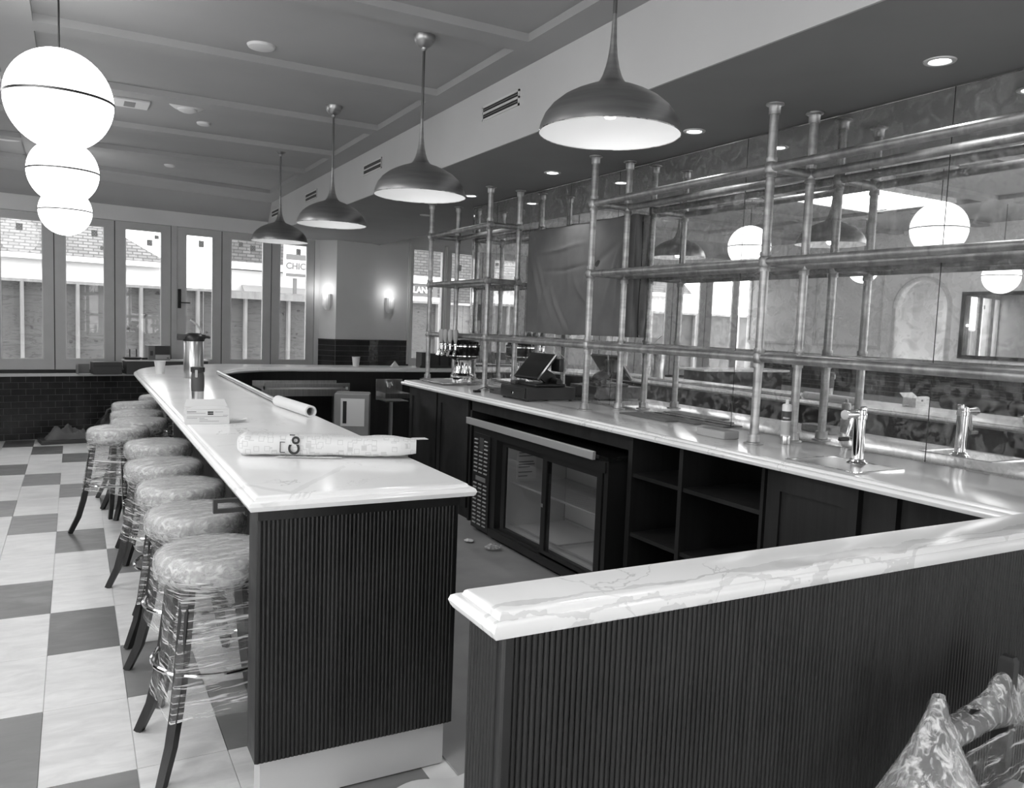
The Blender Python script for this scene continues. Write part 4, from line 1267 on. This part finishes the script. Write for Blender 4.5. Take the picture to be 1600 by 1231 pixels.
obj('pedestal', fl_lathe([(.098, 0, 0), (.1, .01, 0), (.1, .045, 0), (.104, .05, 0), (.106, .062, 0), (.098, .075, 0), (.088, .082, .3), (.084, .09, 1), (.078, .19, 1), (.08, .2, .3), (.082, .21, 0)], 84, 14, .12), M['chrome'], t, world=False)
obj('drum', MB().lathe([(.07, .205), (.09, .215), (.14, .232), (.152, .24), (.156, .25), (.156, .345), (.16, .35), (.16, .36), (.145, .366), (.14, .385), (.10, .40), (0, .405)], 40), M['blackgloss'], t, world=False)
obj('drum_band', MB().lathe([(.157, .335), (.162, .338), (.162, .346), (.157, .349)], 40), M['chrome'], t, world=False)
obj('drum_band', MB().lathe([(.157, .246), (.161, .248), (.161, .255), (.157, .258)], 40), M['chrome'], t, world=False)
for k_, a in enumerate((138, 156, 174, 192, 209, 224)):
    a = radians(a); c_, s_ = cos(a), sin(a)
    tp = obj('tap', MB().tube([(.15 * c_, .15 * s_, .30), (.215 * c_, .215 * s_, .30), (.235 * c_, .235 * s_, .285), (.25 * c_, .25 * s_, .25)], [.012, .013, .012, .009], 12).tube([(.21 * c_, .21 * s_, .30), (.21 * c_, .21 * s_, .345)], .011, 12), M['chrome'], t, world=False)
    obj('handle', MB().lathe([(.012, 0), (.014, .006), (.02, .03), (.027, .075), (.026, .10), (.016, .118), (0, .122)], 20, (.21 * c_, .21 * s_, .372)), M['greylight'], tp, world=False, label='pale rounded tap handle')
    obj('ferrule', MB().lathe([(.010, 0), (.016, .004), (.013, .02), (.015, .026)], 16, (.21 * c_, .21 * s_, .345)), M['chrome'], tp, world=False)
# small box and cables beside the register
t = thing('junction_box', 'small black network box with cables left of the register', 'network box', (3.16, 5.85, E1))
obj('case', MB().box(3.06, 5.70, E1, 3.28, 5.98, E1 + .045), M['greydark'], t, bevel=.004)
obj('cable', MB().tube([(3.06, 5.9, E1 + .03), (3.0, 5.95, E1 + .05), (2.97, 6.02, E1 + .02), (2.97, 6.05, E1 + .006), (3.0, 6.08, E1 + .006)], .004, 6), M['black'], t)
obj('cable', MB().tube([(3.1, 5.98, E1 + .03), (3.08, 6.06, E1 + .045), (3.2, 6.08, E1 + .02), (3.24, 6.1, E1 + .006)], .004, 6), M['black'], t)
obj('plug', MB().box(2.93, 6.0, E1, 2.99, 6.03, E1 + .02), M['black'], t)
# cash drawer and register
t = thing('cash_drawer', 'low black cash drawer with a round lock on the back bar', 'cash drawer', (3.2, 5.42, E1))
obj('case', MB().box(2.985, 5.222, E1 + .012, 3.425, 5.632, E1 + .108), M['black'], t, bevel=.003)
dr = obj('drawer_front', MB().box(2.975, 5.235, E1 + .022, 2.985, 5.62, E1 + .098), M['black'], t, bevel=.002)
obj('slot', MB().box(2.973, 5.30, E1 + .07, 2.976, 5.55, E1 + .074), M['blackin'], dr)
obj('lock', MB().lathe([(0, .006), (.010, .006), (.013, 0)], 16, (2.974, 5.42, E1 + .055), Matrix.Rotation(-pi / 2, 3, 'Y')), M['chrome'], dr)
for x in (3.0, 3.39):
    for y in (5.24, 5.60): obj('foot', MB().lathe([(0, 0), (.012, 0), (.014, .012)], 12, (x, y, E1)), M['black'], t)
t = thing('pos_terminal', 'black touchscreen register tilted on top of the cash drawer', 'register', (3.2, 5.42, E1 + .108))
SZ = E1 + .108
obj('base', MB().box(3.09, 5.27, SZ, 3.36, 5.55, SZ + .022), M['black'], t, bevel=.006)
obj('arm', MB().bar([(3.32, 5.41, SZ + .02), (3.30, 5.41, SZ + .05), (3.19, 5.41, SZ + .12)], [.05, .05, .04], [.014, .016, .014], (0, 1, 0)), M['black'], t)
obj('hinge', MB().tube([(3.32, 5.30, SZ + .035), (3.32, 5.52, SZ + .035)], .026, 14), M['black'], t)
lo, hi = Vector((3.08, 0, SZ + .065)), Vector((3.235, 0, SZ + .255))
sv = (hi - lo); sl = sv.length; sv.normalize(); sn = Vector((-sv.z, 0, sv.x))
Ms = Matrix(((0, sn.x, sv.x, lo.x), (1, 0, 0, 5.42), (0, sn.z, sv.z, lo.z), (0, 0, 0, 1)))
sc = obj('screen_case', MB().box(-.185, -.026, 0, .185, 0, sl, Ms), M['black'], t, bevel=.004)
obj('screen', MB().box(-.170, .0, .018, .170, .0015, sl - .014, Ms), M['screen'], sc)
obj('bezel_edge', MB().box(-.188, -.012, 0, -.185, .001, sl, Ms), M['chrome'], sc)
obj('customer_display', MB().box(3.255, 5.20, SZ + .12, 3.295, 5.33, SZ + .22), M['black'], t, bevel=.008)
obj('card_reader', MB().box(3.06, 5.55, SZ, 3.16, 5.62, SZ + .03), M['greydark'], t, bevel=.005)
obj('cable', MB().tube([(3.28, 5.3, SZ + .22), (3.31, 5.27, SZ + .25), (3.33, 5.24, SZ + .22), (3.32, 5.24, SZ + .1)], .005, 8), M['greylight'], t)
# rubber mats
for k_, (x0, x1, y0, y1, lab) in enumerate(((3.26, 3.36, 3.93, 4.42, 'narrow dark bar mat nearest the counter edge'), (3.365, 3.42, 3.78, 4.42, 'middle narrow dark bar mat on the back bar'), (3.45, 3.515, 3.62, 4.4, 'narrow dark bar mat against the mirror'))):
    o = obj('bar_mat', MB().box(x0, y0, E1, x1, y1, E1 + .008), M['fill'], None, bevel=.002)
    tag(o, lab, 'bar mat', 'rubber bar mats')
o = obj('sponge_block', MB().box(3.06, 3.20, E1, 3.17, 3.42, E1 + .045), M['sponge'], bevel=.006)
tag(o, 'grey sponge block beside the near pipe upright', 'sponge')
t = thing('sealant_tube', 'white silicone sealant cartridge standing by the pipe uprights', 'sealant tube', (3.30, 3.0, E1))
obj('barrel', MB().lathe([(0, .0), (.022, .0), (.0245, .002), (.0245, .205), (.02, .212), (.009, .214), (.009, .235), (0, .235)], 28), M['white'], t, world=False)
lb = obj('label_wrap', MB().lathe([(.0249, .125), (.0249, .175)], 28), M['greydark'], t, world=False)
obj('label_wrap', MB().lathe([(.0249, .05), (.0249, .12)], 28), M['greylight'], t, world=False)
obj('collar', MB().lathe([(.0249, .0), (.026, .004), (.026, .04), (.0249, .044)], 28), M['steel'], t, world=False)
Mq = Matrix.Translation(t.location) @ Matrix.Rotation(radians(-48), 4, 'Z') @ Matrix.Translation((0, -.0255, .14)) @ Matrix.Rotation(pi / 2, 4, 'X')
text_obj('lettering', 'Silicone', .011, M['white'], Mq, t, .0004)
# water tap tower with its drain plate
t = thing('tap_tower', 'slender chrome water tap tower near the corner of the back bar', 'tap', (3.145, 2.43, E1))
obj('base', MB().lathe([(0, 0), (.045, 0), (.047, .006), (.036, .012), (.033, .02), (.028, .022)], 28), M['chrome'], t, world=False)
obj('column', MB().lathe([(.0265, .02), (.0265, .205), (.030, .208), (.030, .225), (.0265, .228), (.0265, .245), (.015, .25), (0, .25)], 28), M['chrome'], t, world=False)
obj('head', MB().tube([(-.105, 0, .226), (-.085, 0, .226), (.03, 0, .226)], [.022, .018, .014], 16), M['chrome'], t, world=False)
obj('knob', MB().lathe([(.012, 0), (.016, .004), (.016, .018), (.010, .022), (0, .022)], 16, (.022, 0, .24)), M['chrome'], t, world=False)
obj('lever', MB().tube([(-.055, 0, .215), (-.06, 0, .18), (-.072, 0, .15), (-.078, 0, .13)], [.012, .010, .008, .007], 10), M['chrome'], t, world=False)
obj('lever_grip', MB().box(-.13, -.008, .108, -.07, .008, .125), M['black'], t, world=False, bevel=.003)
t = thing('drain_plate', 'steel framed flush drain plate under the water tap', 'drain', (3.02, 2.42, E1))
obj('plate', MB().box(2.90, 2.245, E1, 3.19, 2.60, E1 + .002), M['steel'], t)
obj('frame', MB().box(2.885, 2.23, E1, 2.90, 2.615, E1 + .005).box(3.19, 2.23, E1, 3.205, 2.615, E1 + .005).box(2.90, 2.23, E1, 3.19, 2.245, E1 + .005).box(2.90, 2.60, E1, 3.19, 2.615, E1 + .005), M['chrome'], t)

# far counter caddy
t = thing('menu_caddy', 'dark box of stacked menus on the far run of the bar', 'caddy', (3.9, 9.45, E1))
for k_ in range(4):
    x = 3.82 + k_ * .13
    obj('folder', MB().box(x, 9.36 + .02 * (k_ % 2), E1, x + .115, 9.55, E1 + .19 - .012 * (k_ % 3)), M['greydark'], t, bevel=.004)
obj('lip', MB().box(3.80, 9.34, E1, 4.36, 9.355, E1 + .03), M['greydark'], t)
o = obj('folded_napkin', MB().add([(3.47, 9.46, E1), (3.57, 9.46, E1), (3.57, 9.54, E1), (3.47, 9.54, E1), (3.52, 9.5, E1 + .075)], [(3, 2, 1, 0), (0, 1, 4), (1, 2, 4), (2, 3, 4), (3, 0, 4)]), M['paper'])
tag(o, 'small white folded paper tent on the far run of the bar', 'napkin')

# ------------------------------------------------------------------ inside the bar: steel bench, sink, carton
t = thing('steel_bench', 'low stainless work bench under the far run of the bar', 'work bench', (2.2, 8.85, 0))
obj('top', MB().box(1.72, 8.58, .855, 2.66, 9.1, .875), M['steel'], t)
obj('apron', MB().box(1.72, 8.575, .80, 2.66, 8.585, .855), M['steel'], t)
obj('splash', MB().box(1.72, 9.08, .875, 2.66, 9.1, .93), M['steel'], t)
obj('front_rail', MB().box(1.74, 8.50, .905, 2.64, 8.52, .945).box(1.74, 8.50, .87, 1.76, 8.60, .91).box(2.62, 8.50, .87, 2.64, 8.60, .91), M['steel'], t)
for x in (1.75, 2.63):
    for y in (8.61, 9.07): obj('leg', MB().tube([(x, y, 0), (x, y, .855)], .02, 10), M['steel'], t)
t = thing('carton_box', 'brown cardboard box with a taped document pouch behind the bar', 'box', (2.33, 7.4, 0), radians(-22))
obj('box', MB().box(-.16, -.13, 0, .16, .13, .94), M['card'], t, world=False, bevel=.003)
obj('flap', MB().prism([(-.16, 0), (.16, 0), (.15, .12), (-.15, .12)], 0, .003, Matrix.Translation((0, .01, .942))), M['card'], t, world=False)
po = obj('document_pouch', MB().box(-.10, -.134, .64, .12, -.130, .90), M['paper'], t, world=False)
obj('pouch_text', MB().box(-.08, -.1355, .665, -.045, -.134, .875), M['ink'], po, world=False)
pm = MB()
for k_ in range(7): pm.box(-.162, -.09, .60 + k_ * .028, -.160, .02 + (k_ % 3) * .03, .608 + k_ * .028)
obj('side_print', pm, M['greydark'], t, world=False)
t = thing('hand_sink', 'small steel hand sink on a leg at the end of the back bar', 'sink', (2.93, 8.0, 0))
obj('splash', MB().box(2.81, 8.12, .80, 3.10, 8.135, 1.02), M['steel'], t)
obj('basin', MB().box(2.82, 7.86, .84, 2.83, 8.12, .89).box(3.08, 7.86, .84, 3.09, 8.12, .89).box(2.83, 7.86, .84, 3.08, 7.87, .89).box(2.83, 7.87, .80, 3.08, 8.12, .81), M['steel'], t)
obj('faucet', MB().tube([(2.95, 8.11, .93), (2.95, 8.08, .98), (2.95, 8.03, .99), (2.95, 7.99, .96)], .011, 10), M['chrome'], t)
obj('leg', MB().tube([(2.95, 8.05, 0), (2.95, 8.05, .80)], .022, 12), M['steel'], t)
obj('foot', MB().lathe([(0, 0), (.06, 0), (.05, .012), (.022, .02)], 20, (2.95, 8.05, 0)), M['steel'], t)

# ------------------------------------------------------------------ window ledge clutter
t = thing('ledge_console', 'long dark console against the street windows carrying the router', 'console', (.95, 11.45, 0))
mm = wallM(0, 11.28)
obj('body', MB().box(.60, 0, .827, 1.62, .22, .995, mm), M['greydark'], t)
obj('top', MB().box(.585, -.015, .995, 1.64, .235, 1.012, mm), M['trimw'], t)
t = thing('tool_case', 'flat dark grey case lying on the window sill', 'case', (.4, 11.5, .826))
obj('case', MB().box(.215, -.0, .827, .55, .2, .985, mm), M['greydark'], t, bevel=.008)
obj('lid_seam', MB().box(.213, -.003, .93, .552, .0, .936, mm), M['blackin'], t)
obj('side_handle', MB().box(.552, .04, .88, .575, .15, .90, mm), M['grey'], t)
t = thing('open_tray', 'pale empty folded tray left of the dark case on the sill', 'tray', (.14, 11.45, .826))
obj('base', MB().box(.05, 0.02, .827, .205, .18, .832, mm), M['greylight'], t)
obj('wall', MB().box(.05, .02, .832, .055, .18, .95, mm).box(.055, .175, .832, .205, .18, .95, mm), M['grey'], t)
t = thing('wifi_router', 'black wireless router with two antennas on the dark console', 'router', (.68, 11.42, 1.012))
obj('case', MB().prism([(.585, .03), (.79, .03), (.79, .14), (.585, .14)], 1.018, 1.045, mm), M['black'], t, bevel=.008)
obj('foot', MB().box(.60, .04, 1.012, .77, .13, 1.018, mm), M['black'], t)
for u in (.665, .745): obj('antenna', MB().box(u - .006, .12, 1.045, u + .006, .132, 1.145, mm), M['black'], t)
o = obj('power_adapter', MB().box(.80, .05, 1.012, .865, .10, 1.04, mm), M['black'], bevel=.004)
tag(o, 'small black power adapter between the router and the grey appliance', 'adapter')
t = thing('countertop_appliance', 'grey boxy appliance with a dark front on the console by the windows', 'appliance', (1.0, 11.45, 1.012), 0)
obj('case', MB().box(.865, .01, 1.012, 1.135, .2, 1.20, mm), M['grey'], t, bevel=.004)
obj('front_panel', MB().box(.945, .004, 1.085, 1.13, .01, 1.195, mm), M['greydark'], t)
obj('lower_panel', MB().box(.95, .004, 1.022, 1.13, .01, 1.078, mm), M['greylight'], t)
obj('button', MB().box(1.09, -.001, 1.035, 1.115, .004, 1.045, mm), M['ink'], t)
obj('side_vent', MB().box(.885, .004, 1.07, .92, .01, 1.13, mm), M['greydark'], t)

# dust sheet and backpack by the tiled wall
t = thing('folded_dust_sheet', 'crumpled dark dust sheet on a board by the tiled wall', 'dust sheet', (-.05, 11.3, 0))
mf = wallM(0, 10.98)
obj('board', MB().box(-.34, .08, 0, .28, .40, .045, mf), M['greydark'], t, bevel=.005)
def sheetpt(i, j):
    u = -.28 + .50 * i / 27; v = .12 + .26 * j / 15
    e = sin(pi * i / 27) ** .6 * sin(pi * j / 15) ** .6
    z = .047 + e * (.09 + .13 * mnoise.fractal(Vector((u * 8, v * 8, 1)), 1, 2, 3) + .05 * math.exp(-((u + .08) / .12) ** 2))
    p = mf @ Vector((u, v, z)); return (p.x, p.y, max(p.z, .047))
obj('sheet', MB().grid(28, 16, sheetpt, smooth=False), M['cloth'], t)
t = thing('backpack', 'dark slumped backpack on the floor behind the stools', 'backpack', (.42, 11.3, 0))
def bag(i, j):
    a = 2 * pi * i / 24; f = j / 13
    r = .17 * sin(pi * (f * .82 + .12)) ** .6
    n = mnoise.noise(Vector((cos(a) * 2, sin(a) * 2, f * 4)))
    return (.42 + (r * 1.1 + n * .02) * cos(a), 11.25 + (r * .8 + n * .02) * sin(a), .34 * f)
bb = MB().grid(24, 14, bag, wrap_u=True)
b0 = len(bb.v) - 24; bb.f.append(tuple(b0 + i for i in range(24))); bb.sm.append(True)
obj('bag', bb, M['black'], t)
obj('strap', MB().tube([(.34, 11.14, .32), (.36, 11.12, .40), (.44, 11.13, .43), (.50, 11.15, .36)], .014, 8), M['greydark'], t)
obj('buckle', MB().box(.40, 11.10, .40, .45, 11.12, .425), M['chrome'], t)

# litter on the bar-aisle floor
def litter(name, c0, r, seed, label, mat):
    mb = MB()
    def fn(i, j):
        a = 2 * pi * i / 16; f = j / 7
        n = mnoise.fractal(Vector((cos(a) * 2 + seed, sin(a) * 2, f * 4)), 1, 2, 3)
        rr = r * sin(pi * (f * .9 + .05)) * (1 + .5 * n)
        return (c0[0] + rr * cos(a), c0[1] + rr * sin(a), .003 + r * .8 * f * (1 + .2 * n))
    mb.grid(16, 8, fn, smooth=False, wrap_u=True)
    tag(obj(name, mb, mat), label, 'litter')
litter('crumpled_tape', (2.60, 5.33), .035, 2, 'small white scrap of crumpled tape on the aisle floor', M['paper'])
litter('film_scrap', (2.67, 5.08), .06, 5, 'wad of clear film on the floor in front of the fridge', M['filmseat'])
o = obj('floor_sheet', MB().grid(13, 7, lambda i, j: (.98 + .28 * i / 12, 2.36 + .17 * j / 6 + .02 * sin(i * .5), .004 + .008 * sin(pi * i / 12) * sin(pi * j / 6))), M['paper'])
tag(o, 'white sheet on the floor at the foot of the ribbed bar end', 'paper sheet')

# ------------------------------------------------------------------ outside
struct(obj('ground_street', MB().box(-25, 13.3, -.4, 40, 60, -.15), M['street']), 'street ground outside the windows', 'ground')
HY = 13.0
hm = wallM(0, HY)
t = thing('street_hoarding', 'plywood hoarding with pale studs outside the street windows', 'hoarding', (0, HY, -.15))
for k_ in range(-5, 8):
    u0 = -.62 + k_ * 1.22
    obj('plywood_sheet', MB().box(u0 + .003, .09, -.15, u0 + 1.217, .108, 1.985, hm), M['ply'], t)
for u in (-5.9, -4.9, -3.9, -2.9, -1.7, -.62, .06, .90, 1.72, 2.46, 3.18, 4.0, 5.2, 6.1, 6.9, 7.6, 8.4):
    obj('stud', MB().box(u - .02, .0, -.15, u + .02, .09, 1.985, hm), M['lumber'], t)
obj('top_plate', MB().box(-6.6, -.0, 1.985, 9.0, .12, 2.025, hm), M['lumber'], t)
obj('brace_board', MB().box(1.95, -.03, 1.90, 3.9, -.001, 2.0, hm), M['lumber'], t)

ha = wallM(0, 20.0)
t = thing('white_house', 'pale house with a shingled roof across the street', 'house', (-1, 21, -.15))
obj('wall', MB().box(-9, .3, -.15, 1.9, 7, 2.72, ha), M['housewall'], t)
obj('fascia', MB().box(-9.1, -.02, 2.66, 2.0, .05, 2.77, ha), M['housewall'], t)
rf = MB()
pts = [(-9.2, 0, 2.77), (2.0, 0, 2.77), (-.6, 3.2, 4.75), (-9.2, 3.2, 4.75), (2.0, 7, 2.77), (-9.2, 7, 2.77)]
rf.add([ha @ Vector(p) for p in pts], [(0, 1, 2, 3), (1, 4, 2), (2, 4, 5, 3), (0, 3, 5), (0, 5, 4, 1)])
obj('roof', rf, M['roof'], t)
t = thing('brick_shop', 'brick-sided shop with a sloping awning across the street', 'shop', (6, 22, -.15))
hb = wallM(0, 21.0)
obj('wall', MB().box(3.5, .2, -.15, 13, 1.0, 6.5, hb), M['siding'], t)
obj('fascia', MB().box(3.4, .05, 2.82, 13, .2, 3.0, hb), M['housewall'], t)
obj('shopfront', MB().box(3.6, .14, -.15, 6.3, .2, 2.8, hb), M['greylight'], t)
aw = MB(); aw.add([hb @ Vector(p) for p in ((3.9, .14, 2.42), (6.4, .14, 2.42), (6.4, -.7, 2.2), (3.7, -.7, 2.2), (3.9, .14, 2.36), (6.4, .14, 2.36), (6.4, -.7, 2.14), (3.7, -.7, 2.14))], [(0, 1, 2, 3), (7, 6, 5, 4), (3, 2, 6, 7), (0, 3, 7, 4), (1, 5, 6, 2), (0, 4, 5, 1)])
obj('awning', aw, M['grey'], t)
t = thing('street_sign', 'white square street sign with grey lettering outside the rightmost folding window', 'sign', (5.0, 20.8, -.15))
hs = wallM(0, 19.9)
obj('board', MB().box(4.72, 0, 2.62, 5.32, .08, 3.62, hs), M['housewall'], t)
obj('band', MB().box(4.76, -.004, 3.08, 5.28, 0, 3.22, hs), M['signgrey'], t)
obj('band', MB().box(4.76, -.004, 2.66, 5.28, 0, 2.74, hs), M['signgrey'], t)
obj('post', MB().box(4.98, .02, -.15, 5.06, .08, 2.62, hs), M['signgrey'], t)
text_obj('lettering', 'CHIC', .22, M['signgrey'], hs @ Matrix.Translation((5.02, -.006, 2.92)) @ Matrix.Rotation(pi / 2, 4, 'X'), t, .004)
t = thing('shop_sign', 'grey fascia sign with white letters LLAND outside the side window', 'sign', (6.9, 17.2, -.15))
hl = wallM(0, 16.0)
obj('board', MB().box(5.2, .0, 2.22, 7.45, .1, 2.50, hl), M['signgrey'], t)
obj('cornice', MB().box(5.1, -.04, 2.50, 7.5, .1, 2.60, hl).box(5.1, -.04, 2.10, 7.5, .1, 2.21, hl), M['housewall'], t)
obj('post', MB().box(5.2, .02, -.15, 5.3, .1, 2.1, hl).box(7.3, .02, -.15, 7.4, .1, 2.1, hl), M['lumber'], t)
text_obj('lettering', 'LLAND', .19, M['housewall'], hl @ Matrix.Translation((7.0, -.012, 2.355)) @ Matrix.Rotation(pi / 2, 4, 'X'), t, .008)
